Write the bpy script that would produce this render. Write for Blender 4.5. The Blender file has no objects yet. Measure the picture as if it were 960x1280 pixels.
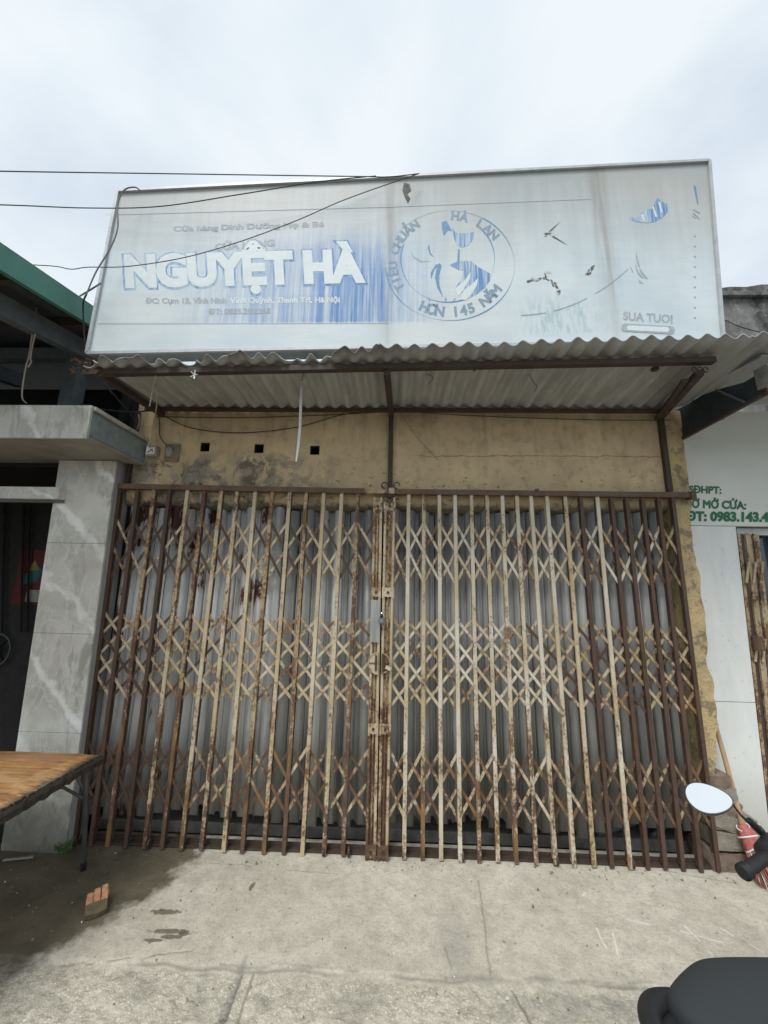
import bpy, bmesh, math, random
import numpy as np
from mathutils import Vector, Matrix
random.seed(7)
R = math.radians
scn = bpy.context.scene
COL = scn.collection

# ------------------------------------------------------------------ camera
IW, IH, F = 960, 1280, 480.0
yaw, pit, rol = R(1.86), R(10.95), R(1.08)
CAM = Vector((.035, -2.668, 1.609))
fw = Vector((-math.sin(yaw)*math.cos(pit), math.cos(yaw)*math.cos(pit), math.sin(pit)))
r0 = Vector((math.cos(yaw), math.sin(yaw), 0)); u0 = r0.cross(fw)
rt = math.cos(rol)*r0 + math.sin(rol)*u0; up = -math.sin(rol)*r0 + math.cos(rol)*u0
cd = bpy.data.cameras.new('camera'); cam = bpy.data.objects.new('camera', cd); COL.objects.link(cam)
cd.sensor_fit = 'VERTICAL'; cd.sensor_height = 36; cd.lens = 36*F/IH
cd.clip_start = .02; cd.clip_end = 2000
cam.matrix_world = Matrix(((rt.x, up.x, -fw.x, CAM.x), (rt.y, up.y, -fw.y, CAM.y), (rt.z, up.z, -fw.z, CAM.z), (0, 0, 0, 1)))
scn.camera = cam

def at(px, py, ax, v):
    """survey helper: where the sight line through a pixel of the photo meets the plane x/y/z = v"""
    d = fw + rt*((px-480)/F) - up*((py-640)/F)
    i = 'xyz'.index(ax)
    return CAM + d*((v-CAM[i])/d[i])

# ------------------------------------------------------------------ world: overcast daylight
w = bpy.data.worlds.new('World'); scn.world = w; w.use_nodes = True
nt = w.node_tree; nt.nodes.clear()
def wn(t, **k):
    n = nt.nodes.new(t)
    for a, b in k.items(): setattr(n, a, b)
    return n
SUN_EL, SUN_ROT = 58, 205      # sun behind the cloud, above and behind the viewer's left
out = wn('ShaderNodeOutputWorld'); bg = wn('ShaderNodeBackground'); bg.inputs['Strength'].default_value = .1
sky = wn('ShaderNodeTexSky', sky_type='NISHITA', sun_disc=False); sky.sun_elevation = R(SUN_EL); sky.sun_rotation = R(SUN_ROT)
tc = wn('ShaderNodeTexCoord'); mp = wn('ShaderNodeMapping'); mp.inputs['Scale'].default_value = (1, 1, 1.7); mp.inputs['Rotation'].default_value = (.2, .1, .5)
n1 = wn('ShaderNodeTexNoise'); n1.inputs['Scale'].default_value = 2.3; n1.inputs['Detail'].default_value = 7; n1.inputs['Roughness'].default_value = .5; n1.inputs['Distortion'].default_value = .25
rp = wn('ShaderNodeValToRGB')
rp.color_ramp.elements[0].position = .37; rp.color_ramp.elements[0].color = (4.5, 5.05, 5.6, 1)
rp.color_ramp.elements[1].position = .62; rp.color_ramp.elements[1].color = (5.8, 6.2, 6.4, 1)
e = rp.color_ramp.elements.new(.5); e.color = (5.2, 5.7, 6.1, 1)
mx = wn('ShaderNodeMix', data_type='RGBA'); mx.inputs[0].default_value = .93
L = nt.links.new
L(tc.outputs['Generated'], mp.inputs[0]); L(mp.outputs[0], n1.inputs['Vector']); L(n1.outputs['Fac'], rp.inputs[0])
L(sky.outputs[0], mx.inputs[6]); L(rp.outputs[0], mx.inputs[7]); L(mx.outputs[2], bg.inputs['Color']); L(bg.outputs[0], out.inputs[0])

sd = bpy.data.lights.new('sun', 'SUN'); sd.energy = 1.5; sd.angle = R(25); sd.color = (1, .97, .92)
so = bpy.data.objects.new('sun', sd); COL.objects.link(so)
az = R(SUN_ROT); el = R(SUN_EL)
sdir = Vector((math.sin(az)*math.cos(el), math.cos(az)*math.cos(el), math.sin(el)))
so.rotation_euler = sdir.to_track_quat('Z', 'Y').to_euler()
scn.view_settings.view_transform = 'Standard'; scn.view_settings.look = 'None'
scn.view_settings.exposure = .68; scn.view_settings.gamma = 1

# ------------------------------------------------------------------ node helper
class MT:
    def __init__(s, name, rough=.8, metal=0.0, spec=.4):
        s.m = bpy.data.materials.new(name); s.m.use_nodes = True
        s.t = s.m.node_tree; s.b = s.t.nodes['Principled BSDF']
        s.b.inputs['Roughness'].default_value = rough; s.b.inputs['Metallic'].default_value = metal
        s.b.inputs['Specular IOR Level'].default_value = spec
        s.g = s.t.nodes.new('ShaderNodeNewGeometry')
    def link(s, o, i): s.t.links.new(o, i)
    def setin(s, i, v):
        if hasattr(v, 'is_output') or isinstance(v, bpy.types.NodeSocket): s.link(v, i)
        else: i.default_value = v
    def pos(s, sc=(1, 1, 1), rot=(0, 0, 0), loc=(0, 0, 0), obj=False):
        n = s.t.nodes.new('ShaderNodeMapping'); n.inputs['Scale'].default_value = sc; n.inputs['Rotation'].default_value = rot; n.inputs['Location'].default_value = loc
        if obj: c = s.t.nodes.new('ShaderNodeTexCoord'); s.link(c.outputs['Object'], n.inputs[0])
        else: s.link(s.g.outputs['Position'], n.inputs[0])
        return n.outputs[0]
    def noise(s, vec, scale, detail=4, rough=.55, dist=0):
        n = s.t.nodes.new('ShaderNodeTexNoise'); s.link(vec, n.inputs['Vector'])
        for k, v in (('Scale', scale), ('Detail', detail), ('Roughness', rough), ('Distortion', dist)): n.inputs[k].default_value = v
        return n.outputs['Fac']
    def voro(s, vec, scale, feature='F1'):
        n = s.t.nodes.new('ShaderNodeTexVoronoi'); n.feature = feature; s.link(vec, n.inputs['Vector']); n.inputs['Scale'].default_value = scale
        return n.outputs['Distance']
    def wave(s, vec, scale, dist, detail=3, dscale=1.0, rough=.5):
        n = s.t.nodes.new('ShaderNodeTexWave'); s.link(vec, n.inputs['Vector'])
        n.inputs['Scale'].default_value = scale; n.inputs['Distortion'].default_value = dist; n.inputs['Detail'].default_value = detail
        n.inputs['Detail Scale'].default_value = dscale; n.inputs['Detail Roughness'].default_value = rough
        return n.outputs['Fac']
    def rng(s, v, a, b, c=0, d=1):
        n = s.t.nodes.new('ShaderNodeMapRange'); n.clamp = True; s.link(v, n.inputs[0])
        for i, x in enumerate((a, b, c, d)): n.inputs[i+1].default_value = x
        return n.outputs[0]
    def op(s, o, a, b=None, clamp=False):
        n = s.t.nodes.new('ShaderNodeMath'); n.operation = o; n.use_clamp = clamp
        s.setin(n.inputs[0], a)
        if b is not None: s.setin(n.inputs[1], b)
        return n.outputs[0]
    def xyz(s):
        n = s.t.nodes.new('ShaderNodeSeparateXYZ'); s.link(s.g.outputs['Position'], n.inputs[0]); return n.outputs
    def rnd(s):
        n = s.t.nodes.new('ShaderNodeObjectInfo'); return n.outputs['Random']
    def mix(s, f, a, b, mode='MIX'):
        n = s.t.nodes.new('ShaderNodeMix'); n.data_type = 'RGBA'; n.blend_type = mode
        s.setin(n.inputs[0], f)
        for i, v in ((6, a), (7, b)): s.setin(n.inputs[i], (*v, 1) if isinstance(v, tuple) else v)
        return n.outputs[2]
    def color(s, v): s.setin(s.b.inputs['Base Color'], (*v, 1) if isinstance(v, tuple) else v); return s
    def rough(s, v): s.setin(s.b.inputs['Roughness'], v); return s
    def bump(s, h, dist=.002, strength=1):
        n = s.t.nodes.new('ShaderNodeBump'); n.inputs['Distance'].default_value = dist; n.inputs['Strength'].default_value = strength
        s.link(h, n.inputs['Height']); s.link(n.outputs[0], s.b.inputs['Normal']); return s

def simple(name, c, rough=.7, metal=0, var=.25, scale=14, bump=.001):
    m = MT(name, rough, metal)
    p = m.pos(); n = m.noise(p, scale, 6, .6)
    f = m.rng(n, .3, .7, 1-var, 1+var*.6)
    v = m.t.nodes.new('ShaderNodeCombineColor')
    for i in range(3): m.link(m.op('MULTIPLY', f, c[i]), v.inputs[i])
    m.color(v.outputs[0]); m.bump(m.noise(p, scale*6, 4, .6), bump)
    return m.m

def rusty(name, paint, amt, rust=(.085, .05, .034), low=.12, orange=(.24, .135, .06)):
    m = MT(name, .7, 0, .35)
    p = m.pos((1, 1, .45)); z = m.xyz()[2]
    a = m.noise(p, 16, 5, .62); b = m.noise(m.pos((1, 1, .7)), 75, 3, .6); c = m.noise(m.pos((1,1,.5), loc=(3, 1, 7)), 5, 3, .5)
    hz = m.rng(z, 0, 1.1, low, 0)
    s = m.op('ADD', m.op('ADD', m.op('MULTIPLY', a, .5), m.op('MULTIPLY', b, .35)), m.op('MULTIPLY', c, .25))
    s = m.op('ADD', s, m.op('ADD', hz, m.op('MULTIPLY', m.op('SUBTRACT', m.rnd(), .5), .09)))
    f = m.rng(s, .66-amt, .72-amt); f2 = m.rng(s, .60-amt, .68-amt)
    tint = m.rng(m.noise(m.pos((1, 1, .3), loc=(9, 2, 0)), 9, 3, .5), .35, .65)
    base = m.mix(tint, paint, tuple(x*y for x, y in zip(paint, (.78, .70, .55))))
    rr = m.mix(m.rng(b, .35, .65), rust, tuple(x*1.7 for x in rust))
    rr = m.mix(m.rng(c, .53, .63), rr, orange) if orange else rr
    col = m.mix(m.op('MULTIPLY', f2, .55), base, orange or rust); col = m.mix(f, col, rr)
    m.color(col); m.rough(m.rng(f, 0, 1, .55, .9)); m.bump(s, .003, .8)
    return m.m

M = {}
M['bar_white'] = rusty('peeling_white_paint', (.64, .59, .49), .05, low=.09)
M['bar_cream'] = rusty('peeling_cream_paint', (.58, .50, .365), .055, low=.11)
M['bar_tan'] = rusty('worn_tan_paint', (.50, .41, .275), .10, low=.12)
M['bar_brown'] = rusty('brown_rust', (.088, .060, .047), .10, rust=(.062, .038, .028), low=.02, orange=(.12, .07, .045))
M['rail'] = rusty('brown_rail_rust', (.125, .085, .062), .10, rust=(.085, .052, .037), low=0, orange=(.19, .12, .075))
M['dark_rust'] = rusty('dark_rust_steel', (.070, .054, .045), .1, rust=(.050, .034, .027), low=0, orange=None)

def slat_mat(name, a, b, rustamt):
    m = MT(name, .55, .15, .4); p = m.pos((1, 1, .12))
    st = m.noise(p, 30, 4, .6); X = m.xyz()
    big = m.noise(m.pos((1, 1, .4), loc=(2, 0, 5)), 4.5, 5, .6, .3)
    rz = m.op('ADD', m.rng(X[2], .2, 1.0, .07, 0), m.rng(X[2], 1.9, 2.1, 0, .10))
    rx = m.rng(X[0], -2.0, -.9, .07, -.06)
    s = m.op('ADD', m.op('ADD', big, rz), rx); s = m.op('ADD', s, m.op('MULTIPLY', m.noise(m.pos((1, 1, .6)), 30, 4, .6), .12))
    f = m.rng(s, .76-rustamt, .785-rustamt); f2 = m.rng(s, .70-rustamt, .78-rustamt)
    base = m.mix(m.rng(st, .3, .7), a, b)
    base = m.mix(m.op('MULTIPLY', m.rnd(), .45), base, tuple(x*.55 for x in b))
    base = m.mix(m.rng(m.noise(m.pos((1, 1, .15), loc=(0, 4, 0)), 12, 5, .6), .5, .75, 0, .5), base, (.13, .115, .09))
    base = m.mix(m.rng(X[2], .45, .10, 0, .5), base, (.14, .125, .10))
    col = m.mix(m.op('MULTIPLY', f2, .5), base, (.25, .15, .07)); col = m.mix(f, col, m.mix(st, (.06, .025, .017), (.13, .055, .03)))
    m.color(col); m.rough(m.rng(f, 0, 1, .5, .9)); m.bump(m.op('ADD', m.noise(m.pos((1, 1, .5)), 7, 4, .6), m.op('MULTIPLY', m.noise(m.pos(), 60, 3, .6), .1)), .012)
    return m.m
M['slat_light'] = slat_mat('galvanised_sheet_light', (.80, .81, .79), (.62, .63, .61), .06)
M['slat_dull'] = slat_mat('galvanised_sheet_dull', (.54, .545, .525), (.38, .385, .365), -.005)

def plaster(jamb=False):
    m = MT('ochre_jamb' if jamb else 'ochre_plaster', .9, 0, .2); p = m.pos(); X = m.xyz()
    a = m.noise(p, 3, 6, .6, .2); b = m.noise(p, 14, 6, .65); st = m.noise(m.pos((1, 1, .12)), 14, 5, .6)
    col = m.mix(m.rng(a, .35, .65), (.68, .53, .33) if not jamb else (.62, .47, .25), (.52, .40, .25) if not jamb else (.48, .38, .22))
    col = m.mix(m.rng(b, .5, .75, 0, .55), col, (.26, .20, .13))
    col = m.mix(m.op('MULTIPLY', m.rng(st, .5, .75), m.rng(X[2], 2.45, 2.85, .15, .6)), col, (.20, .155, .105))
    if jamb:
        col = m.mix(m.rng(m.noise(m.pos(loc=(3, 3, 3)), 9, 6, .7), .52, .6, 0, .75), col, (.20, .17, .12)); m.color(col); m.bump(m.op('ADD', b, m.noise(p, 60, 4, .7)), .012, 1); return m.m
    # bare grey mortar and dark mould patches low on the left half
    msk = m.op('MULTIPLY', m.rng(m.noise(m.pos(loc=(1, 0, 2)), 6, 7, .7, .6), .47, .54), m.op('MULTIPLY', m.rng(X[2], 2.60, 2.50), m.rng(X[0], -.2, -1.0)))
    col = m.mix(m.op('MULTIPLY', msk, .85), col, m.mix(m.rng(b, .4, .6), (.10, .085, .065), (.31, .29, .25)))
    mold = m.rng(m.noise(m.pos((1, 1, 1.6), loc=(7, 3, 2)), 20, 5, .7), .60, .66)
    col = m.mix(m.op('MULTIPLY', mold, m.rng(X[2], 2.62, 2.3, .1, .95)), col, (.05, .048, .038))
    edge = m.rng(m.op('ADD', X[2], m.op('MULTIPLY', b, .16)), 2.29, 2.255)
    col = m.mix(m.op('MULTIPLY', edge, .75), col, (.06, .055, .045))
    # fine crack
    zc = m.op('ADD', X[2], m.op('MULTIPLY', m.noise(m.pos((1, 1, 1)), 5, 6, .7), .07))
    ck = m.rng(m.op('ABSOLUTE', m.op('SUBTRACT', zc, 2.60)), .0035, .0)
    col = m.mix(m.op('MULTIPLY', ck, m.rng(X[0], .05, .3)), col, (.07, .055, .04))
    m.color(col); m.bump(m.op('ADD', b, m.noise(p, 90, 3, .6)), .006, .7); return m.m
M['plaster'] = plaster(); M['jamb'] = plaster(True)

def sign_face():
    m = MT('faded_sign_vinyl', .45, 0, .4); X = m.xyz()
    st = m.noise(m.pos((1, 1, .06)), 22, 4, .6); st2 = m.noise(m.pos((1, 1, .025), loc=(5, 0, 0)), 60, 3, .65)
    big = m.noise(m.pos(), 1.6, 4, .6); hz = m.noise(m.pos((.15, 1, 1)), 40, 3, .5)
    col = m.mix(m.rng(big, .35, .65), (.57, .665, .71), (.69, .76, .785))
    col = m.mix(m.rng(hz, .45, .7, 0, .12), col, (.42, .47, .5))
    # the top third is greyer with grime running down
    gr = m.op('MULTIPLY', m.rng(m.op('ADD', X[2], m.op('MULTIPLY', st, .40)), 3.75, 4.40), .8)
    col = m.mix(gr, col, (.37, .385, .375))
    # grime along the two seams
    for sx in (SEAMX): 
        s = m.op('MULTIPLY', m.rng(m.op('ABSOLUTE', m.op('SUBTRACT', m.op('ADD', X[0], m.op('MULTIPLY', big, .05)), sx+.025)), .085, .01, 0, .85), m.rng(X[2], 3.0, 4.2, .35, 1))
        col = m.mix(m.op('MULTIPLY', s, m.rng(st, .38, .62, .25, 1)), col, (.29, .285, .26))
    col = m.mix(m.rng(m.noise(m.pos(loc=(4, 0, 1)), 1.3, 2, .5), .45, .7, 0, .18), col, (.60, .56, .44))
    # the blue print, washed out in vertical streaks, strongest toward its right end
    x0, x1, z0, z1 = BLUE
    inz = m.op('MULTIPLY', m.rng(m.op('ADD', X[2], m.op('MULTIPLY', m.op('SUBTRACT', st2, .5), .03)), z0-.006, z0+.014), m.rng(m.op('ADD', X[2], m.op('MULTIPLY', st, .12)), z1+.02, z1-.22))
    inx = m.op('MULTIPLY', m.rng(X[0], x0, x1-.25), m.op('MAXIMUM', m.rng(X[0], x1-.03, x1-.06), m.rng(X[0], x1+.36, x1-.05, 0, .5)))
    low = m.rng(X[2], z1-.12, z0+.36, .34, 1.0)
    amt = m.op('MULTIPLY', m.op('MULTIPLY', inz, low), m.op('POWER', inx, .8))
    sk = m.op('ADD', m.op('MULTIPLY', m.rng(st2, .38, .60), .55), m.op('MULTIPLY', m.rng(st, .35, .6), .55), True)
    f = m.op('MULTIPLY', amt, m.op('ADD', m.op('MULTIPLY', sk, .92), .12), True)
    col = m.mix(m.op('MULTIPLY', f, 1.0), col, (.05, .20, .50))
    # pale blue-green remnants right of the emblem
    xa, xb, za, zb = GREEN
    ing = m.op('MULTIPLY', m.op('MULTIPLY', m.rng(X[0], xa, xa+.15), m.rng(X[0], xb, xb-.2)), m.op('MULTIPLY', m.rng(X[2], za, za+.03), m.rng(X[2], zb, zb-.16)))
    col = m.mix(m.op('MULTIPLY', m.op('MULTIPLY', ing, m.rng(m.noise(m.pos((1, 1, .2)), 55, 3, .7), .46, .6)), .55), col, (.30, .46, .45))
    m.color(col); m.bump(m.noise(m.pos((.2, 1, 1)), 9, 3, .5), .004, .5); return m.m

def stone_tile():
    m = MT('grey_veined_tile', .32, 0, .5); p = m.pos(rot=(0, R(44), 0))
    d = m.noise(m.pos(loc=(2, 2, 2)), 4, 6, .6, .6)
    v1 = m.wave(p, .85, 5.5, 6, 1.3, .62); v2 = m.wave(m.pos((1, 1, 1), rot=(0, R(55), 0), loc=(3, 1, .4)), 1.5, 13, 7, 1.3, .7)
    v3 = m.noise(m.pos((2.4, 2.4, .55), rot=(0, R(48), 0)), 2.6, 8, .68, 1.2)
    col = m.mix(m.rng(d, .3, .7), (.42, .415, .37), (.66, .65, .585))
    col = m.mix(m.rng(v3, .52, .64, 0, .7), col, (.25, .25, .225))
    col = m.mix(m.rng(m.op('MULTIPLY', v1, m.rng(d, .35, .6, .93, 1)), .90, .985, 0, .9), col, (.86, .86, .82))
    col = m.mix(m.rng(v2, .94, .999, 0, .6), col, (.66, .65, .60))
    col = m.mix(m.rng(m.op('ABSOLUTE', m.op('SUBTRACT', v3, .5)), .012, 0, 0, .8), col, (.70, .70, .66))
    col = m.mix(m.rng(m.noise(m.pos(loc=(8, 0, 8)), 2.2, 4, .6), .55, .7, 0, .4), col, (.40, .37, .27))
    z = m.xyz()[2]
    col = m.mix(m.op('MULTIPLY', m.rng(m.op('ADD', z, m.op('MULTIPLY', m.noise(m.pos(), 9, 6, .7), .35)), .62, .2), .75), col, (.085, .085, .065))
    m.color(col); m.rough(m.rng(d, .3, .7, .28, .5)); return m.m
M['tile'] = stone_tile()

def pavement():
    m = MT('worn_concrete', .88, 0, .3); X = m.xyz(); p = m.pos()
    a = m.noise(p, 2.2, 7, .6, .3); b = m.noise(p, 11, 7, .68, .2); c = m.noise(p, 60, 5, .7); g = m.voro(p, 150); g2 = m.voro(m.pos(loc=(1, 2, 0)), 60)
    col = m.mix(m.rng(a, .35, .65), (.52, .485, .395), (.64, .60, .505))
    col = m.mix(m.rng(b, .42, .68, 0, .55), col, (.31, .295, .25))
    col = m.mix(m.rng(b, .36, .30, 0, .6), col, (.60, .575, .50))
    col = m.mix(m.rng(c, .52, .68, 0, .5), col, (.26, .24, .20))
    hf = m.noise(m.pos(loc=(2, 7, 0)), 190, 3, .7); hf2 = m.noise(m.pos((1, 1.6, 1), rot=(0, 0, .7), loc=(1, 2, 0)), 28, 7, .75, .5)
    col = m.mix(m.rng(hf, .50, .66, 0, .35), col, (.24, .22, .18)); col = m.mix(m.rng(hf, .46, .34, 0, .3), col, (.72, .69, .60))
    col = m.mix(m.rng(hf2, .55, .68, 0, .45), col, (.30, .275, .225)); col = m.mix(m.rng(hf2, .43, .33, 0, .5), col, (.70, .665, .57))
    # the street-side slab is rougher: its aggregate shows
    lower = m.rng(m.op('ADD', X[1], m.op('MULTIPLY', b, .05)), -.69, -.715)
    agg = m.mix(m.rng(hf2, .42, .62), (.72, .68, .56), (.36, .335, .265)); agg = m.mix(m.rng(g, .15, .6, 0, .3), agg, (.19, .175, .14))
    agg = m.mix(m.rng(g2, .30, .15, 0, .85), agg, (.78, .74, .64)); agg = m.mix(m.rng(m.voro(m.pos(loc=(4, 4, 0)), 95), .16, .08, 0, .8), agg, (.10, .095, .08))
    col = m.mix(m.op('MULTIPLY', lower, m.rng(b, .35, .6, .4, .9)), col, agg)
    grey = m.rng(m.noise(m.pos((1, 1.4, 1), loc=(3, 5, 0)), 5, 5, .6), .52, .62)
    col = m.mix(m.op('MULTIPLY', m.op('MULTIPLY', lower, grey), .35), col, (.18, .175, .155))
    # darker cement smear beside the joint and a smoothed patch
    for (cx, cy, rx, ry, k) in ((.33, -.52, .08, .17, .25), (.85, -.79, .45, .05, .3), (-1.05, -.47, .10, .05, .0), (-.60, -.88, .02, .22, .5)):
        if k == 0: continue
        q = m.op('ADD', m.op('POWER', m.op('DIVIDE', m.op('SUBTRACT', X[0], cx), rx), 2), m.op('POWER', m.op('DIVIDE', m.op('SUBTRACT', X[1], cy), ry), 2))
        f = m.rng(m.op('ADD', q, m.op('MULTIPLY', m.op('SUBTRACT', b, .5), 3.0)), 1.3, .5, 0, k)
        col = m.mix(f, col, (.20, .205, .195))
    for (cx, cy, rx, ry) in ((-1.09, -.44, .075, .016), (-1.0, -.55, .10, .014), (-.98, -.58, .05, .012), (-.72, -.26, .012, .035), (-1.05, -.60, .05, .01), (-.93, -.56, .03, .012)):
        q = m.op('ADD', m.op('POWER', m.op('DIVIDE', m.op('SUBTRACT', X[0], cx), rx), 2), m.op('POWER', m.op('DIVIDE', m.op('SUBTRACT', X[1], cy), ry), 2))
        f = m.rng(m.op('ADD', q, m.op('MULTIPLY', m.op('SUBTRACT', m.noise(p, 40, 4, .7), .5), 4.0)), 1.3, .6, 0, .8)
        col = m.mix(f, col, (.10, .09, .065))
    def attr(nm):
        n = m.t.nodes.new('ShaderNodeAttribute'); n.attribute_name = nm; return n.outputs['Fac']
    col = m.mix(attr('dirt'), col, (.115, .108, .09)); col = m.mix(attr('scratch'), col, (.80, .78, .72))
    # damp, mossy stain on the left
    dx = m.op('ADD', X[0], m.op('MULTIPLY', m.rng(X[1], -.22, -1.0), .50))
    dx = m.op('ADD', dx, m.op('MULTIPLY', m.op('SUBTRACT', m.noise(p, 7, 6, .65), .5), .36))
    wet = m.rng(dx, -1.12, -1.20); wet = m.op('MULTIPLY', wet, m.rng(m.op('ADD', X[1], m.op('MULTIPLY', b, .14)), -.74, -.62, .30, 1))
    wc = m.mix(m.rng(a, .4, .6), (.085, .075, .047), (.16, .135, .088)); wc = m.mix(m.rng(c, .5, .7, 0, .5), wc, (.16, .14, .095))
    wc = m.mix(m.rng(b, .55, .7, 0, .6), wc, (.035, .04, .022))
    col = m.mix(m.op('MULTIPLY', wet, .95), col, wc)
    # white flecks
    fl = m.rng(m.voro(m.pos(loc=(5, 5, 5)), 17), .06, .045)
    col = m.mix(m.op('MULTIPLY', fl, m.rng(m.noise(p, 4, 2, .5), .5, .55)), col, (.70, .70, .66))
    m.color(col); m.rough(m.rng(wet, 0, 1, .9, .62))
    h = m.op('ADD', m.op('MULTIPLY', b, 1.0), m.op('ADD', m.op('MULTIPLY', c, .5), m.op('MULTIPLY', m.op('MULTIPLY', g, lower), .5)))
    m.bump(m.op('ADD', h, m.op('MULTIPLY', hf2, .8)), .005, .8); return m.m
M['pave'] = pavement()

def wood():
    m = MT('weathered_orange_wood', .5, 0, .45); X = m.xyz()
    g = m.noise(m.pos((.6, 7, 3)), 9, 6, .65, .8); k = m.noise(m.pos((1, 2, 1)), 5, 4, .6)
    col = m.mix(m.rng(g, .35, .65), (.58, .31, .12), (.33, .15, .055))
    col = m.mix(m.rng(k, .5, .66, 0, .6), col, (.72, .48, .23)); col = m.mix(m.rng(k, .40, .33, 0, .5), col, (.16, .07, .03))
    w_ = m.op('MULTIPLY', m.rng(X[0], -1.85, -1.65), m.rng(m.noise(m.pos((1, 2, 1), loc=(3, 0, 0)), 14, 5, .7), .50, .62)); col = m.mix(m.op('MULTIPLY', w_, .8), col, (.12, .085, .06)); col = m.mix(m.rng(m.noise(m.pos((.5, 6, 1), loc=(1, 0, 0)), 20, 4, .7), .62, .7, 0, .6), col, (.72, .62, .46))
    # blackened, rotten right end
    e = m.rng(m.op('ADD', X[0], m.op('MULTIPLY', m.noise(m.pos(), 30, 5, .7), .07)), -1.615, -1.57)
    col = m.mix(m.op('MULTIPLY', e, .92), col, m.mix(m.rng(g, .5, .62), (.032, .026, .02), (.30, .27, .22)))
    m.color(col); m.bump(g, .003); return m.m

def metal_simple(name, c, rough, metal=.8): return simple(name, c, rough, metal, .15, 20, .0005)
M['galv'] = metal_simple('dull_galvanised', (.42, .43, .43), .5, .5)
M['alu'] = metal_simple('pale_aluminium_frame', (.50, .52, .52), .45, .3)
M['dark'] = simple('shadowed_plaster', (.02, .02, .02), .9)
M['inner'] = simple('shade_dark_inner_wall', (.035, .034, .030), .9)  # near-black: the shade of the unlit rooms is put into the colour
M['steel_grey'] = simple('grey_painted_steel', (.13, .15, .16), .6)
M['green'] = simple('green_roof_flashing', (.075, .22, .175), .42, 0, .12, 8)
M['black_wire'] = simple('black_cable', (.04, .042, .045), .5)
M['brown_wire'] = simple('brown_cable', (.07, .05, .035), .6)
M['rope'] = simple('pale_cord', (.42, .38, .32), .8)
M['white_plastic'] = simple('white_plastic', (.72, .72, .70), .5, 0, .1)
M['grey_plastic'] = simple('grimy_grey_plastic', (.32, .31, .27), .6)
def board_mat():
    m = MT('white_composite_panel', .4, 0, .4); a = m.noise(m.pos((1, 1, .25)), 9, 6, .65); b = m.noise(m.pos(), 30, 4, .6); z = m.xyz()[2]
    col = m.mix(m.rng(a, .35, .7), (.78, .80, .78), (.68, .70, .68)); col = m.mix(m.rng(b, .64, .70, 0, .6), col, (.42, .43, .40))
    col = m.mix(m.op('MULTIPLY', m.rng(m.op('ADD', z, m.op('MULTIPLY', a, .5)), .75, .25), .7), col, (.33, .31, .26)); m.color(col); return m.m
M['board'] = board_mat()
M['boardgrey'] = simple('grey_white_board', (.74, .76, .72), .5, 0, .06, 3, .0003)
M['green_ink'] = simple('green_lettering', (.02, .16, .07), .5, 0, .1)
M['brick'] = simple('orange_brick', (.58, .30, .17), .95, 0, .35, 40, .003)
M['brick_moss'] = simple('mossy_brick', (.16, .135, .075), .95, 0, .35, 30, .003)
M['mortar'] = simple('broken_grey_mortar', (.30, .27, .22), .95, 0, .3, 20, .006)
M['oldbrick'] = simple('old_grimy_brick', (.24, .18, .14), .95, 0, .4, 22, .005)
M['bamboo'] = simple('tan_wooden_pole', (.42, .30, .17), .6, 0, .25, 9)
M['rubber'] = simple('black_rubber', (.018, .018, .019), .55, 0, .1, 60, .0008)
M['blackplastic'] = simple('matt_black_plastic', (.022, .023, .025), .42, 0, .1, 50, .0004)
M['vinyl'] = simple('charcoal_seat_vinyl', (.040, .046, .050), .52, 0, .08, 260, .0006)
M['scooter_paint'] = simple('dark_grey_scooter_paint', (.05, .055, .06), .25, 0, .05)
M['chrome'] = metal_simple('polished_steel', (.6, .6, .6), .2, 1)
M['pen_blue'] = simple('faded_blue_print', (.15, .30, .50), .5, 0, .2, 30)
M['pen_grey'] = simple('faded_grey_print', (.40, .455, .49), .5, 0, .15, 30)
M['pen_pale'] = simple('pale_print', (.70, .77, .79), .5, 0, .06, 30)
M['ring_ink'] = simple('ring_lettering', (.25, .34, .44), .5, 0, .15, 30)
M['film'] = simple('film_overlap', (.50, .56, .59), .5, 0, .1)
M['torn'] = simple('torn_backing', (.17, .165, .15), .8, 0, .4, 40)
M['leaf'] = simple('weed_green', (.10, .19, .05), .6, 0, .3, 60)
M['red'] = simple('red_poster_paper', (.11, .008, .010), .5)
M['teal'] = simple('teal_print', (.015, .12, .12), .5)
M['orange_blot'] = simple('yellow_print', (.25, .2, .03), .5)

def mirror_mat():
    m = MT('mirror_glass', .03, 1, .5); m.color((.95, .96, .97)); return m.m
M['mirror'] = mirror_mat()
def glass_dark():
    m = MT('dark_window_glass', .08, 0, .8); m.color((.03, .055, .07)); return m.m
M['glass'] = glass_dark()

def corr_mat():
    m = MT('grey_corrugated_sheet', .7, .1, .3); X = m.xyz()
    a = m.noise(m.pos((1, .2, 1)), 18, 5, .6); b = m.noise(m.pos(), 3, 5, .6)
    col = m.mix(m.rng(a, .3, .7), (.47, .475, .455), (.33, .335, .32)); col = m.mix(m.rng(b, .5, .7, 0, .5), col, (.23, .22, .195))
    e = m.rng(m.op('ADD', X[1], m.op('MULTIPLY', b, .10)), -.60, -.66, 0, .65)
    col = m.mix(m.op('MULTIPLY', e, m.rng(X[0], .6, -.2)), col, (.10, .075, .055))
    m.color(col); m.bump(a, .002); return m.m
M['corr'] = corr_mat()
def oldconc():
    m = MT('blackened_concrete', .95, 0, .2); a = m.noise(m.pos((1, 1, .35)), 3, 7, .7, .4); b = m.noise(m.pos(), 12, 6, .7)
    col = m.mix(m.rng(a, .38, .62), (.055, .055, .052), (.27, .27, .26)); col = m.mix(m.rng(b, .5, .7, 0, .6), col, (.40, .40, .385))
    m.color(col); m.bump(b, .01); return m.m
M['oldconc'] = oldconc()
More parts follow.
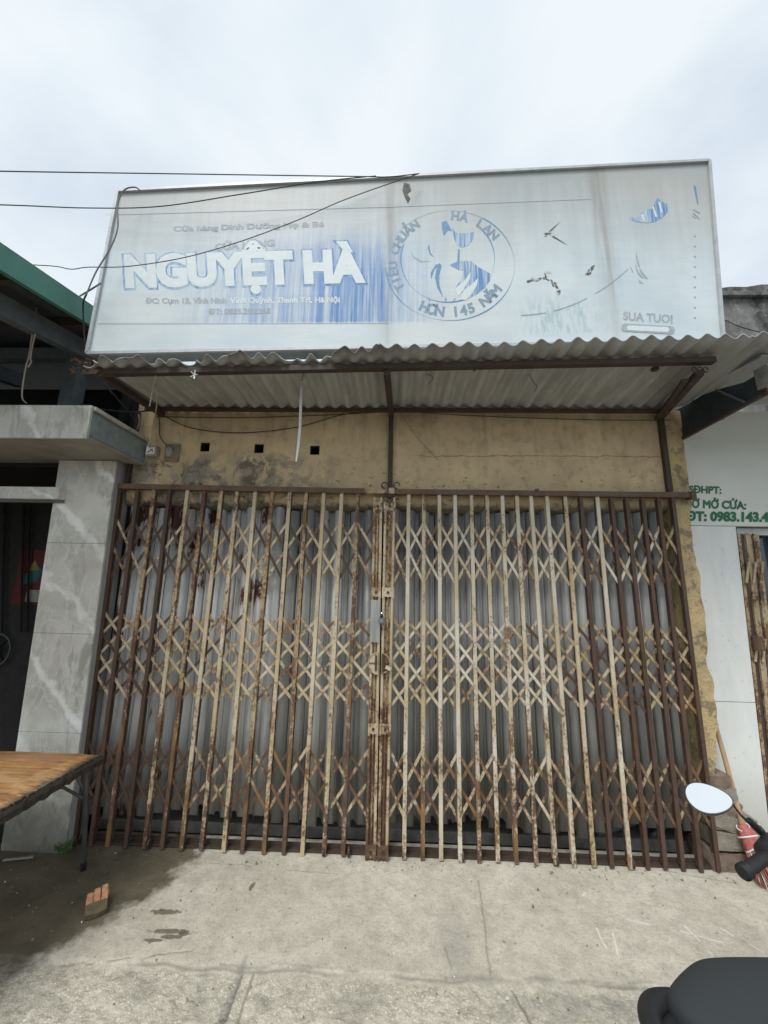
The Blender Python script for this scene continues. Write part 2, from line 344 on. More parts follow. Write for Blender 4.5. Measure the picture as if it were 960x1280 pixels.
def duct():
    m = MT('crumpled_foil_metal', .25, .9, .5); a = m.noise(m.pos(), 7, 5, .6, .8)
    m.color(m.mix(m.rng(a, .35, .65), (.45, .47, .5), (.85, .87, .88))); m.bump(a, .03); return m.m
M['foil'] = duct()

# ------------------------------------------------------------------ mesh helper
class MB:
    def __init__(s): s.v = []; s.f = []; s.smooth = False
    def add(s, v, f):
        o = len(s.v); s.v += [tuple(x) for x in v]; s.f += [tuple(i+o for i in q) for q in f]; return s
    def box(s, c, d, rot=None, jit=0):
        hx, hy, hz = d[0]/2, d[1]/2, d[2]/2; c = Vector(c); P = []
        for x, y, z in ((-1,-1,-1),(1,-1,-1),(1,1,-1),(-1,1,-1),(-1,-1,1),(1,-1,1),(1,1,1),(-1,1,1)):
            q = Vector((x*hx*(1+random.uniform(-jit, jit)), y*hy*(1+random.uniform(-jit, jit)), z*hz*(1+random.uniform(-jit, jit))))
            if rot is not None: q = rot @ q
            P.append(c+q)
        return s.add(P, [(0,3,2,1),(4,5,6,7),(0,1,5,4),(1,2,6,5),(2,3,7,6),(3,0,4,7)])
    def hexa(s, P): return s.add(P, [(0,3,2,1),(4,5,6,7),(0,1,5,4),(1,2,6,5),(2,3,7,6),(3,0,4,7)])
    def beam(s, a, b, wd, ht):
        a = Vector(a); b = Vector(b); d = (b-a); q = d.to_track_quat('Y', 'Z').to_matrix()
        return s.box((a+b)/2, (wd, d.length, ht), q)
    def tube(s, pts, r, n=8, cap=True):
        pts = [Vector(p) for p in pts]; N = len(pts); rr = r if isinstance(r, (list, tuple)) else [r]*N
        rings = []; prev = None
        for i, p in enumerate(pts):
            t = (pts[min(i+1, N-1)]-pts[max(i-1, 0)]).normalized()
            if prev is None: a = t.orthogonal().normalized()
            else: a = (prev - t*prev.dot(t)).normalized()
            prev = a; b = t.cross(a)
            rings.append([p+(a*math.cos(2*math.pi*k/n)+b*math.sin(2*math.pi*k/n))*rr[i] for k in range(n)])
        V = [q for g in rings for q in g]; Fc = []
        for i in range(N-1):
            for k in range(n): Fc.append((i*n+k, i*n+(k+1) % n, (i+1)*n+(k+1) % n, (i+1)*n+k))
        if cap: Fc.append(tuple(range(n-1, -1, -1))); Fc.append(tuple((N-1)*n+k for k in range(n)))
        s.smooth = True
        return s.add(V, Fc)
    def loft(s, rings, cap=True):
        n = len(rings[0]); V = [q for g in rings for q in g]; Fc = []
        for i in range(len(rings)-1):
            for k in range(n): Fc.append((i*n+k, i*n+(k+1) % n, (i+1)*n+(k+1) % n, (i+1)*n+k))
        if cap: Fc.append(tuple(range(n-1, -1, -1))); Fc.append(tuple((len(rings)-1)*n+k for k in range(n)))
        s.smooth = True
        return s.add(V, Fc)
    def prism(s, poly, a, b):
        """poly: list of Vector, extruded from offset a to offset b (vectors)"""
        n = len(poly); a = Vector(a); b = Vector(b)
        V = [Vector(p)+a for p in poly]+[Vector(p)+b for p in poly]
        return s.add(V, [tuple(range(n-1, -1, -1)), tuple(range(n, 2*n))]+[(k, (k+1) % n, n+(k+1) % n, n+k) for k in range(n)])
    def mesh(s, name, mat, bevel=0):
        me = bpy.data.meshes.new(name); me.from_pydata(s.v, [], s.f)
        bm = bmesh.new(); bm.from_mesh(me); bmesh.ops.recalc_face_normals(bm, faces=bm.faces)
        if bevel: bmesh.ops.bevel(bm, geom=list(bm.edges), offset=bevel, segments=2, affect='EDGES', profile=.6, clamp_overlap=True)
        bm.to_mesh(me); bm.free(); me.materials.append(mat)
        if s.smooth: 
            me.shade_smooth()
            try: me.set_sharp_from_angle(angle=R(38))
            except Exception: pass
        return me
    def build(s, name, mat, parent=None, bevel=0): return link(name, s.mesh(name, mat, bevel), parent)

def link(name, me, parent=None, loc=None, rot=None, scale=None):
    o = bpy.data.objects.new(name, me); COL.objects.link(o)
    if loc is not None: o.location = loc
    if rot is not None: o.rotation_euler = rot
    if scale is not None: o.scale = scale
    if parent:
        o.parent = parent
        if parent.type == 'EMPTY': o.matrix_parent_inverse = Matrix.Translation(-Vector(parent.location))
        else: o.matrix_parent_inverse = parent.matrix_basis.inverted()
    return o
def tag(o, label, cat, group=None):
    o['label'] = label; o['category'] = cat
    if group: o['group'] = group
    return o
def thing(name, label, cat, loc=(0, 0, 0), group=None):
    o = bpy.data.objects.new(name, None); COL.objects.link(o); o.location = loc; o.empty_display_size = .1
    return tag(o, label, cat, group)
def struct(o): o['kind'] = 'structure'; return o
def stuff(o): o['kind'] = 'stuff'; return o

def vnoise(x, y, seed=0):
    xi = np.floor(x).astype(int); yi = np.floor(y).astype(int); xf = x-xi; yf = y-yi
    def h(a, b):
        n = (a*374761393 + b*668265263 + seed*974711) & 0xffffffff
        n = ((n ^ (n >> 13))*1274126177) & 0xffffffff
        return ((n ^ (n >> 16)) & 0xffff)/65535.0
    sx = xf*xf*(3-2*xf); sy = yf*yf*(3-2*yf)
    return (h(xi, yi)*(1-sx)+h(xi+1, yi)*sx)*(1-sy)+(h(xi, yi+1)*(1-sx)+h(xi+1, yi+1)*sx)*sy
def fbm(x, y, o=4, seed=0):
    r = 0; a = .5
    for i in range(o): r = r+a*vnoise(x*2**i, y*2**i, seed+i); a *= .5
    return r

# ------------------------------------------------------------------ ground
g = MB().add([(-600, -600, -.10), (600, -600, -.10), (600, 600, -.10), (-600, 600, -.10)], [(0, 1, 2, 3)])
struct(g.build('ground', simple('street_asphalt', (.10, .095, .085), .95, 0, .2, 3)))
xs = np.concatenate([np.linspace(-3.6, -2.3, 30)[:-1], np.linspace(-2.3, 2.3, 900), np.linspace(2.3, 3.9, 34)[1:]])
ys = np.concatenate([np.linspace(-3.9, -1.3, 60)[:-1], np.linspace(-1.3, .15, 300)])
nx, ny = len(xs), len(ys); X, Y = np.meshgrid(xs, ys)
Z = (fbm(X*2.2, Y*2.2, 4, 1)-.5)*.018 + (fbm(X*14, Y*14, 3, 9)-.5)*.006
jf = lambda x: -.705+(fbm(x*5, x*0+3, 4, 5)-.5)*.045
jy = jf(X); low = 1/(1+np.exp(np.clip((Y-jy)/.005, -60, 60)))
Z = Z - low*.010 + low*(fbm(X*40, Y*40, 3, 4)-.5)*.010
D = np.zeros_like(X); Wt = np.zeros_like(X)
def line(px0, px1, wid, amt, wob, seed, into='D', keep=.0):
    """a crack or scratch between two surveyed points of the ground"""
    a = at(px0[0], px0[1], 'z', 0); b = at(px1[0], px1[1], 'z', 0); dx, dy = b.x-a.x, b.y-a.y; L_ = math.hypot(dx, dy)
    t = ((X-a.x)*dx+(Y-a.y)*dy)/L_**2; n_ = ((X-a.x)*-dy+(Y-a.y)*dx)/L_
    n_ = n_+(fbm(t*L_*9+seed, t*0+seed, 4, seed)-.5)*wob
    q = np.exp(-(n_/wid)**2)*(t > 0)*(t < 1)*amt*(fbm(t*L_*14, t*0+seed+5, 2, seed) > keep)
    if into == 'D': np.maximum(D, q, out=D)
    else: np.maximum(Wt, q, out=Wt)
jd = np.exp(-((Y-jy)/.006)**2)*np.clip((fbm(X*4, Y*0+9, 3, 3)-.30)*4, .15, 1); np.maximum(D, jd*.6, out=D)
band = np.exp(-((Y-jy-.012)/.016)**2)*(X > -.7)*np.clip((fbm(X*9, Y*30, 3, 31)-.35)*4, 0, 1); np.maximum(D, band*.45, out=D)
line((303, 1214), (272, 1290), .005, .65, .03, 1); line((318, 1214), (292, 1290), .004, .7, .03, 2); line((640, 1232), (668, 1290), .004, .8, .03, 3)
line((598, 1100), (612, 1218), .003, .55, .02, 4); line((556, 1180), (566, 1212), .004, .4, .02, 5); line((210, 1072), (420, 1092), .003, .4, .03, 6, keep=.4)
line((820, 1085), (960, 1110), .0035, .5, .02, 7, keep=.3); line((430, 1140), (540, 1180), .0025, .35, .05, 8, keep=.4); line((700, 1100), (860, 1140), .0025, .3, .05, 9, keep=.45)
line((760, 1230), (990, 1262), .005, .55, .04, 10); line((60, 1205), (240, 1190), .003, .6, .04, 14, keep=.35)
for k, (a, b) in enumerate((((848, 1150), (892, 1196)), ((850, 1165), (905, 1180)), ((735, 1112), (728, 1120)), ((765, 1165), (772, 1195)), ((900, 1160), (955, 1190)), ((744, 1160), (770, 1205)), ((780, 1148), (815, 1158)), ((30, 1272), (42, 1255)), ((90, 1262), (108, 1240)))): line(a, b, .0035, .8, .012, 20+k, 'W', keep=.25)
Z -= .007*D
for x0, sl, s_ in ((1.9, .05, 14),):
    jx = x0+(Y+.72)*sl+(fbm(Y*9, Y*0+s_, 4, s_)-.5)*.04; Z -= .012*np.exp(-((X-jx)/.006)**2)*low
Z *= 1.0/(1+np.exp(np.clip((Y-.0)/.02, -60, 60)))*.999
V = np.stack([X.ravel(), Y.ravel(), Z.ravel()], 1)
idx = np.arange(nx*ny).reshape(ny, nx)
Q = np.stack([idx[:-1, :-1].ravel(), idx[:-1, 1:].ravel(), idx[1:, 1:].ravel(), idx[1:, :-1].ravel()], 1)
me = bpy.data.meshes.new('pavement'); me.vertices.add(len(V)); me.vertices.foreach_set('co', V.ravel().astype(np.float32))
me.loops.add(Q.size); me.loops.foreach_set('vertex_index', Q.ravel().astype(np.int32)); me.polygons.add(len(Q))
me.polygons.foreach_set('loop_start', np.arange(0, Q.size, 4, dtype=np.int32)); me.update(calc_edges=True); me.shade_smooth(); me.materials.append(M['pave'])
for nm_, arr in (('dirt', D), ('scratch', Wt)): at_ = me.attributes.new(nm_, 'FLOAT', 'POINT'); at_.data.foreach_set('value', arr.ravel().astype(np.float32))
struct(link('pavement', me))
# threshold behind the gate
t = MB(); t.box((0.02, .84, .0), (4.06, 1.24, .07)); struct(t.build('threshold', simple('grey_cement_step', (.28, .27, .24), .9, 0, .35, 9, .004), None, .008))

# ------------------------------------------------------------------ shop wall
shop = thing('shop_wall', 'ochre plastered shopfront wall above the rusty folding gate', 'wall', (0, .04, 0))
mb = MB()
holes = [(-1.415, 2.617), (-1.002, 2.608), (-.580, 2.598)]; hs = .036
def wall_grid(mb, x0, x1, z0, z1, y0, y1, holes, hs):
    xs = sorted([x0, x1]+[v for h in holes for v in (h[0]-hs, h[0]+hs)])
    zs = sorted(set([z0, z1]+[v for h in holes for v in (round(h[1]-hs, 4), round(h[1]+hs, 4))]))
    for i in range(len(xs)-1):
        for j in range(len(zs)-1):
            cx = (xs[i]+xs[i+1])/2; cz = (zs[j]+zs[j+1])/2
            if any(abs(cx-h[0]) < hs and abs(cz-h[1]) < hs for h in holes): continue
            for y in (y0, y1): mb.add([(xs[i], y, zs[j]), (xs[i+1], y, zs[j]), (xs[i+1], y, zs[j+1]), (xs[i], y, zs[j+1])], [(0, 1, 2, 3)])
    for h in holes:
        a, b, c, d = h[0]-hs, h[0]+hs, h[1]-hs, h[1]+hs
        mb.add([(a, y0, c), (b, y0, c), (b, y1, c), (a, y1, c)], [(0, 1, 2, 3)]); mb.add([(a, y0, d), (b, y0, d), (b, y1, d), (a, y1, d)], [(0, 1, 2, 3)])
        mb.add([(a, y0, c), (a, y1, c), (a, y1, d), (a, y0, d)], [(0, 1, 2, 3)]); mb.add([(b, y0, c), (b, y1, c), (b, y1, d), (b, y0, d)], [(0, 1, 2, 3)])
    for z in (z0, z1): mb.add([(x0, y0, z), (x1, y0, z), (x1, y1, z), (x0, y1, z)], [(0, 1, 2, 3)])
    for x in (x0, x1): mb.add([(x, y0, z0), (x, y1, z0), (x, y1, z1), (x, y0, z1)], [(0, 1, 2, 3)])
wall_grid(mb, -1.97, 1.985, 2.235, 3.02, .045, .20, holes, hs)
mb.build('plaster_face', M['plaster'], shop)
for hx_, hz_ in holes:
    q = MB(); k = hs-.004
    for sx, sz, dx, dz in ((-k, 0, .005, 2*k), (k, 0, .005, 2*k), (0, k, 2*k+.005, .005), (0, -k, 2*k+.005, .005)): q.box((hx_+sx, .125, hz_+sz), (dx, .145, dz))
    q.box((hx_, .196, hz_), (2*k, .006, 2*k)); q.build('vent_hole_shade', M['dark'], shop)  # near-black liner added to paint deep shade inside each hole
# rounded lintel under the wall face, its lower edge chewed
lt = MB(); N = 80; rings = []
for i in range(N+1):
    x = -1.97+3.955*i/N; k = .012*(random.random()-.5)+.012*math.sin(i*.35)
    rings.append([Vector((x, .046, 2.245)), Vector((x, .052+k*.2, 2.20+k*.5)), Vector((x, .075, 2.165+k)), Vector((x, .11, 2.15+k)), Vector((x, .199, 2.15+k*.3)), Vector((x, .199, 2.245))])
lt.loft(rings).build('lintel', M['plaster'], shop)
# right jamb: ochre render broken away in its lower part
jb = MB(); N = 60; rings = []
for i in range(N+1):
    z = .50+2.42*i/N; xr = 2.10+(z-1.5)*.02+(fbm(np.array([z*7.]), np.array([.3]), 4, 3)[0]-.5)*(.10 if z < 2.2 else .03)
    if z < .62: xr -= (.62-z)*.4
    j = random.uniform(-.004, .004); tp = .0
    rings.append([Vector((1.962, .03, z)), Vector((xr-.02, .022+j, z)), Vector((xr, .05, z)), Vector((xr, .21, z)), Vector((1.962, .21, z))])
jb.loft(rings).build('jamb', M['jamb'], shop)
# coarse bricks and mortar exposed at the foot of the jamb
def chunk(cx, cy, cz, dx, dy, dz, mat, name, parent, seed, tilt=0):
    bm = bmesh.new(); bmesh.ops.create_cube(bm, size=1)
    bmesh.ops.subdivide_edges(bm, edges=bm.edges[:], cuts=3, use_grid_fill=True)
    rs = random.Random(seed)
    for v in bm.verts:
        d = v.co.copy(); l = max(abs(d.x), abs(d.y), abs(d.z)); q = d.normalized()*.62
        d = d.lerp(q, .07)
        v.co = Vector((d.x*dx, d.y*dy, d.z*dz))+Vector((rs.uniform(-1, 1), rs.uniform(-1, 1), rs.uniform(-1, 1)))*.085*min(dx, dz)
    bmesh.ops.rotate(bm, verts=bm.verts, cent=(0, 0, 0), matrix=Matrix.Rotation(tilt, 3, 'Y'))
    bmesh.ops.translate(bm, verts=bm.verts, vec=(cx, cy, cz))
    me = bpy.data.meshes.new(name); bm.to_mesh(me); bm.free(); me.materials.append(mat); me.shade_smooth(); me.set_sharp_from_angle(angle=R(45))
    return link(name, me, parent)
foot = thing('brick_footing', 'crumbling stack of grimy bricks and mortar at foot of ochre jamb', 'bricks', (2.05, .08, 0))
for i, (x, z, dx, dz, m, tl) in enumerate(((2.03, .47, .15, .075, 'oldbrick', .03), (2.04, .40, .17, .07, 'mortar', -.02), (2.05, .325, .19, .075, 'oldbrick', .02), (2.09, .245, .25, .09, 'mortar', .12), (2.13, .15, .34, .10, 'mortar', .06), (2.08, .045, .30, .10, 'oldbrick', 0))):
    chunk(x-.005, .10, z, dx, .2, dz, M[m], 'brick' if m == 'oldbrick' else 'mortar_lump', foot, i+3, tl)
# body of the shop behind: side walls, back wall, roof, seen only as darkness
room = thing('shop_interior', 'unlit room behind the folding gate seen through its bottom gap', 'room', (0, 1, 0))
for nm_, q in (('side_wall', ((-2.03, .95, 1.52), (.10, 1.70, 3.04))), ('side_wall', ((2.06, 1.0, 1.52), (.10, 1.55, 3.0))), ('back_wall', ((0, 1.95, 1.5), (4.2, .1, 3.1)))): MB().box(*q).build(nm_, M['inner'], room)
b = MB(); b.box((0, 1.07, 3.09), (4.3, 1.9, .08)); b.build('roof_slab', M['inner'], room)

# steel uprights on the wall
aw = thing('awning', 'grey corrugated sheet awning with a ragged front edge under the faded signboard', 'awning', (0, -.3, 2.9)); fr = aw
for x in (-.012, 1.965): MB().beam((x, .028, 2.305), (x, .028, 2.885), .034, .03).build('upright', M['dark_rust'], fr)
MB().beam((-1.95, .02, 2.30), (-1.95, .02, 2.885), .02, .03).build('upright', M['dark_rust'], fr)
for x0, x1 in ((-.012, -.03), (1.965, 1.77), (-1.76, -1.79)):
    MB().beam((x0, .02, 2.868), (x1, -.60, 2.85), .04, .035).build('bracket', M['dark_rust'], fr)
MB().beam((1.93, .015, 2.845), (1.72, -.55, 2.83), .03, .02).build('bracket', M['dark_rust'], fr)
zaw = lambda x, y: 2.915+(-y/.7)*(.012+.026*x)
MB().beam((-1.86, -.60, zaw(-1.86, -.6)-.045), (1.86, -.60, zaw(1.86, -.6)-.042), .04, .032).build('purlin', M['dark_rust'], fr)
MB().beam((-1.86, -.03, 2.885), (1.97, -.03, 2.885), .03, .025).build('purlin', M['dark_rust'], fr)
# scroll of wire under the right bracket and knots by the centre post
for k in range(3):
    c = at(868+k*7, 462, 'y', -.62); MB().tube([c+Vector((.012*math.cos(a), 0, .017*math.sin(a))) for a in [i*.5 for i in range(12)]], .004, 5).build('scroll', M['dark_rust'], fr)

# corrugated awning
def corr_sheet(name, xa, xb, front, mat, parent, pitch=.1, amp=.015, ya=.04, lift=0, rs=1):
    nx = int((xb-xa)/pitch*12); nyy = 9; V = []; Fc = []
    for i in range(nx+1):
        x = xa+(xb-xa)*i/nx; yf = front(x)
        for j in range(nyy+1):
            y = ya+(yf-ya)*j/nyy; xx = x+(max(0, x-1.75)*.0)
            V.append((xx, y, zaw(x, y)+amp*math.sin(2*math.pi*x/pitch)+lift+(.004*math.sin(x*3+j*.4))*rs))
    for i in range(nx):
        for j in range(nyy): a = i*(nyy+1)+j; Fc.append((a, a+1, a+nyy+2, a+nyy+1))
    m = MB(); m.smooth = True; m.add(V, Fc); o = m.build(name, mat, parent)
    md = o.modifiers.new('thickness', 'SOLIDIFY'); md.thickness = .005; return o
fr_l = lambda x: -.665+.035*math.sin(x*9)+.02*math.sin(x*31+1)+(.012*math.sin(x*83)) - (.03 if x > -.35 else 0)
fr_m = lambda x: -.735+.006*math.sin(x*13)
corr_sheet('roof_sheet', -1.84, -.02, fr_l, M['corr'], aw)
corr_sheet('roof_sheet', -.07, 1.02, fr_m, M['corr'], aw, lift=.006)
corr_sheet('roof_sheet', .96, 2.02, lambda x: -.735+.005*math.sin(x*17), M['corr'], aw, lift=.011)
# right sheet runs on past the wall; its free side edge is cut on the slant
def right_sheet():
    V = []; Fc = []; n = 30; mm = 10
    for i in range(n+1):
        for j in range(mm+1):
            y = .03+(-.74-.03)*j/mm; xe = 2.03+.36*(j/mm)**.8; x = 1.96+(xe-1.96)*i/n
            V.append((x, y, zaw(x, y)+.015*math.sin(2*math.pi*x/.1)+.016))
    for i in range(n):
        for j in range(mm): a = i*(mm+1)+j; Fc.append((a, a+1, a+mm+2, a+mm+1))
    m = MB(); m.smooth = True; m.add(V, Fc); o = m.build('roof_sheet', M['corr'], aw); md = o.modifiers.new('thickness', 'SOLIDIFY'); md.thickness = .005
right_sheet()

# ------------------------------------------------------------------ signboard
YS = -.62
S = lambda px, py, d=None: Vector((at(px, py, 'y', YS).x, YS if d is None else YS+.0125-d*.6, at(px, py, 'y', YS).z))
SEAMX = (at(486, 330, 'y', YS).x, at(757, 300, 'y', YS).x)
BLUE = (at(270, 300, 'y', YS).x-.25, at(492, 300, 'y', YS).x, at(400, 402, 'y', YS).z, at(400, 262, 'y', YS).z)
GREEN = (at(640, 380, 'y', YS).x, at(765, 380, 'y', YS).x, at(700, 418, 'y', YS).z, at(700, 360, 'y', YS).z)
M['sign'] = sign_face()
sg = thing('signboard', 'large faded white signboard with washed-out blue print above the awning', 'signboard', (0, YS, 2.95))
TL, TR, BR, BL = S(147, 238), S(887, 200), S(905, 425), S(108, 441)
def lerp(a, b, t): return a+(b-a)*t
tt = [0, (SEAMX[0]-TL.x)/(TR.x-TL.x), (SEAMX[1]-TL.x)/(TR.x-TL.x), 1]
tb = [0, (SEAMX[0]-BL.x)/(BR.x-BL.x), (SEAMX[1]-BL.x)/(BR.x-BL.x), 1]
for k in range(3):
    gp = .0003
    a, b_, c, d = lerp(BL, BR, tb[k]+gp/4), lerp(BL, BR, tb[k+1]-gp/4), lerp(TL, TR, tt[k+1]-gp/4), lerp(TL, TR, tt[k]+gp/4)
    o = Vector((0, .012, 0)); m = MB(); n = 14; V = []
    for i in range(n+1):
        for j in range(n+1):
            p = lerp(lerp(a, b_, i/n), lerp(d, c, i/n), j/n)
            V.append(p+Vector((0, .0125, 0)))
    m.add(V, [(i*(n+1)+j, (i+1)*(n+1)+j, (i+1)*(n+1)+j+1, i*(n+1)+j+1) for i in range(n) for j in range(n)]); m.smooth = True
    ob = m.build('face_panel', M['sign'], sg)
ctr = (TL+TR+BR+BL)/4
def ins(p, k=.0): return p
for a, b_ in ((TL, TR), (TR, BR), (BR, BL), (BL, TL)):
    MB().beam(a+Vector((0, .004, 0)), b_+Vector((0, .004, 0)), .015, .018).build('frame_bar', M['alu'], sg)
for a, b_ in ((TL, TR), (TR, BR), (BR, BL), (BL, TL)):
    dpt = Vector((0, .11, 0)); sft = Vector((0, .018, 0)); q = (ctr-(a+b_)/2).normalized()*.006
    MB().hexa([a+sft, b_+sft, b_+dpt, a+dpt, a+sft+q, b_+sft+q, b_+dpt+q, a+dpt+q]).build('side_panel', M['galv'], sg)
k0 = Vector((0, .112, 0)); MB().add([BL+k0, BR+k0, TR+k0, TL+k0], [(0, 1, 2, 3)]).build('back_panel', M['galv'], sg)
for x in (-1.5, -.5, .5, 1.6):
    MB().beam((x, -.49, 3.9), (x, .15, 3.12), .03, .03).build('strut', M['dark_rust'], sg)
    MB().beam((x, -.49, 2.93), (x, -.49, 4.0), .03, .03).build('strut', M['dark_rust'], sg)

# lettering: flat print a fraction of a millimetre proud of the face
def text_polys(s, off=0, line=0):
    """glyph outlines as polygons; line > 0 gives a raised line of that radius along every outline"""
    cu = bpy.data.curves.new('t', 'FONT'); cu.body = s; cu.size = 1; cu.offset = off; cu.resolution_u = 4
    if line: cu.fill_mode = 'NONE'; cu.bevel_depth = line; cu.bevel_resolution = 1
    o = bpy.data.objects.new('t', cu); COL.objects.link(o)
    dg = bpy.context.evaluated_depsgraph_get(); me = bpy.data.meshes.new_from_object(o.evaluated_get(dg))
    v = [tuple(x.co) for x in me.vertices]; f = [tuple(p.vertices) for p in me.polygons]
    bpy.data.objects.remove(o); bpy.data.meshes.remove(me); bpy.data.curves.remove(cu); return v, f
def islands(v, f):
    par = list(range(len(v)))
    def fd(a):
        while par[a] != a: par[a] = par[par[a]]; a = par[a]
        return a
    for q in f:
        for k in q[1:]: par[fd(k)] = fd(q[0])
    g = {}
    for q in f: g.setdefault(fd(q[0]), []).append(q)
    return list(g.values())
def put_text(s, x0, y0, x1, y1, cap, mapper, mat, parent, name='lettering', off=0, line=0, shear=0, split=False, d0=.0012):
    """one object per letter when split, else the whole line as one small print"""
    rv = text_polys(s)[0]; xa = min(p[0] for p in rv); xb = max(p[0] for p in rv); hc = .70
    layers = [text_polys(s, off)] if not (line and off is None) else []
    if line: layers.append(text_polys(s, 0, line))
    def mp(x, y, z, d):
        t = (x-xa)/(xb-xa); u = y/hc*cap; return mapper(x0+(x1-x0)*t+shear*u, y0+(y1-y0)*t-u, d+z*.004)
    groups = []                                  # (xmin, xmax, [(verts, faces)])
    for v, f in layers:
        for n, isl in enumerate(islands(v, f)):
            ids = sorted({k for q in isl for k in q}); mpn = {k: i for i, k in enumerate(ids)}
            P = [mp(*v[k], d0+(n % 3)*.00035) for k in ids]; Q = [tuple(mpn[k] for k in q) for q in isl]
            a = min(v[k][0] for k in ids); b = max(v[k][0] for k in ids); m_ = (a+b)/2
            for g in groups:
                if split and (g[0]-.02 <= m_ <= g[1]+.02 or a <= (g[0]+g[1])/2 <= b): g[0] = min(g[0], a); g[1] = max(g[1], b); g[2].append((P, Q)); break
            else:
                if groups and not split: groups[0][2].append((P, Q))
                else: groups.append([a, b, [(P, Q)]])
    for g in groups:
        m = MB()
        for P, Q in g[2]: m.add(P, Q)
        o = m.build('letter' if split else name, mat, parent)
        if not split: o['kind'] = 'stuff'
SP = lambda X, Y, d: S(X, Y, d)
def letter_blue():
    m = MT('washed_blue_lettering', .5); X = m.xyz(); st = m.noise(m.pos((1, 1, .1)), 45, 3, .6)
    m.color(m.mix(m.rng(m.op('ADD', st, m.rng(X[0], BLUE[0]+.2, BLUE[1], .16, -.10)), .42, .70), (.085, .24, .50), (.42, .55, .66))); return m.m
M['letter_blue'] = letter_blue()
put_text('NGUYỆT HÀ', 158, 356, 452, 349, 37, SP, M['letter_blue'], sg, off=None, line=.105, shear=-.06, split=True, d0=.0)
put_text('NGUYỆT HÀ', 158.5, 355.5, 452, 348.6, 37, SP, M['pen_pale'], sg, line=.062, shear=-.06, split=True, d0=.0018)
put_text('CỬA HÀNG', 268, 311, 342, 305, 8, SP, M['pen_grey'], sg, off=None, line=.045)
put_text('Cửa hàng Dinh Dưỡng Mẹ & Bé', 216, 287, 404, 281, 6.2, SP, M['pen_grey'], sg, off=None, line=.04)
put_text('ĐC: Cụm 13, Vĩnh Ninh', 181, 377.5, 282, 377, 6.5, SP, M['pen_grey'], sg, off=None, line=.04)
put_text('Vĩnh Quỳnh, Thanh Trì, Hà Nội', 287, 377, 424, 376, 6.5, SP, M['pen_pale'], sg, off=None, line=.04)
put_text('ĐT: 0835.200.265', 260, 391, 337, 390, 6.5, SP, M['pen_grey'], sg, off=None, line=.04)
put_text('SUA TUOI', 781, 398, 842, 402, 10, SP, M['pen_grey'], sg, line=.03, split=True)
# emblem
def ring(cx, cy, rx, ry, wpx, a0, a1, mat, n=64, d=.0012):
    V = []; Fc = []
    for i in range(n+1):
        a = R(a0+(a1-a0)*i/n); q = wpx*(.55+.45*math.sin(i*.21+1))*.5
        for k in (-1, 1): V.append(S(cx+(rx+k*q)*math.cos(a), cy-(ry+k*q)*math.sin(a), d))
    for i in range(n): Fc.append((2*i, 2*i+1, 2*i+3, 2*i+2))
    MB().add(V, Fc).build('emblem', mat, sg)
ring(563, 330, 81, 69, 1.7, -178, 60, M['pen_blue']); ring(563, 330, 81, 69, 1.2, 60, 182, M['pen_grey'])
ring(560, 322, 59, 54, 2.0, -200, 48, M['pen_blue'])
def arc_text(s, cx, cy, rx, ry, a0, a1, size, mat, inward=True):
    n = len(s)
    for i, ch in enumerate(s):
        if ch == ' ': continue
        a = R(a0+(a1-a0)*i/(n-1)); v, f = text_polys(ch)
        xa = min(p[0] for p in v); xb = max(p[0] for p in v); mid = (xa+xb)/2
        ox, oy = cx+rx*math.cos(a), cy-ry*math.sin(a)
        tx, ty = (-rx*math.sin(a), -ry*math.cos(a)); l = math.hypot(tx, ty); tx /= l; ty /= l
        if inward: tx, ty = -tx, -ty             # reads clockwise along the top
        upx, upy = ty, -tx
        o = [S(ox+tx*(x-mid)*size+upx*(y-.35)*size, oy+ty*(x-mid)*size+upy*(y-.35)*size, .0012) for x, y, z in v]
        for ni, isl in enumerate(islands(v, f)):
            for k in {k for q in isl for k in q}: o[k] = o[k]+Vector((0, -.0003*ni, 0))
        v2, f2 = text_polys(ch, 0, .045); l2 = len(o)
        o += [S(ox+tx*(x-mid)*size+upx*(y-.35)*size, oy+ty*(x-mid)*size+upy*(y-.35)*size,   .0012+z*.003) for x, y, z in v2]
        MB().add(o, [tuple(k+l2 for k in q) for q in f2]).build('letter', mat, sg)
arc_text('TIÊU CHUẨN', 562, 328, 71, 62, 208, 128, 15, M['ring_ink'])
arc_text('HÀ LAN', 562, 330, 71, 63, 84, 38, 15, M['ring_ink'])
arc_text('HƠN 145 NĂM', 562, 325, 71, 63, 244, 325, 17, M['ring_ink'], inward=False)
BN = [0]
def blob(pts, mat, name='print_mark', d=.0012, sc=1/5.05, ox=470, oy=250, parent=None):
    BN[0] += 1; d += (BN[0] % 60)*.00006
    V = [S(ox+x*sc, oy+y*sc, d) for x, y in pts]
    from mathutils.geometry import tessellate_polygon
    tris = tessellate_polygon([[Vector((v.x, v.z, 0)) for v in V]]); fc = []
    for t in tris:
        a, b, c = (V[k] for k in t)
        if abs((b-a).cross(c-a).y) < 1e-9: continue
        fc.append(tuple(t) if (b-a).cross(c-a).y < 0 else tuple(t)[::-1])
    me = bpy.data.meshes.new(name); me.from_pydata([tuple(v) for v in V], [], fc); me.materials.append(mat); return link(name, me, parent or sg)
def streak_mat():
    m = MT('streaked_blue_print', .5); s = m.noise(m.pos((1, 1, .04)), 110, 2, .5); s2 = m.noise(m.pos((1, 1, .1)), 14, 3, .5)
    m.color(m.mix(m.rng(m.op('ADD', m.op('MULTIPLY', s, .6), m.op('MULTIPLY', s2, .4)), .42, .58), (.12, .27, .52), (.50, .60, .68))); return m.m
M['streak'] = streak_mat()
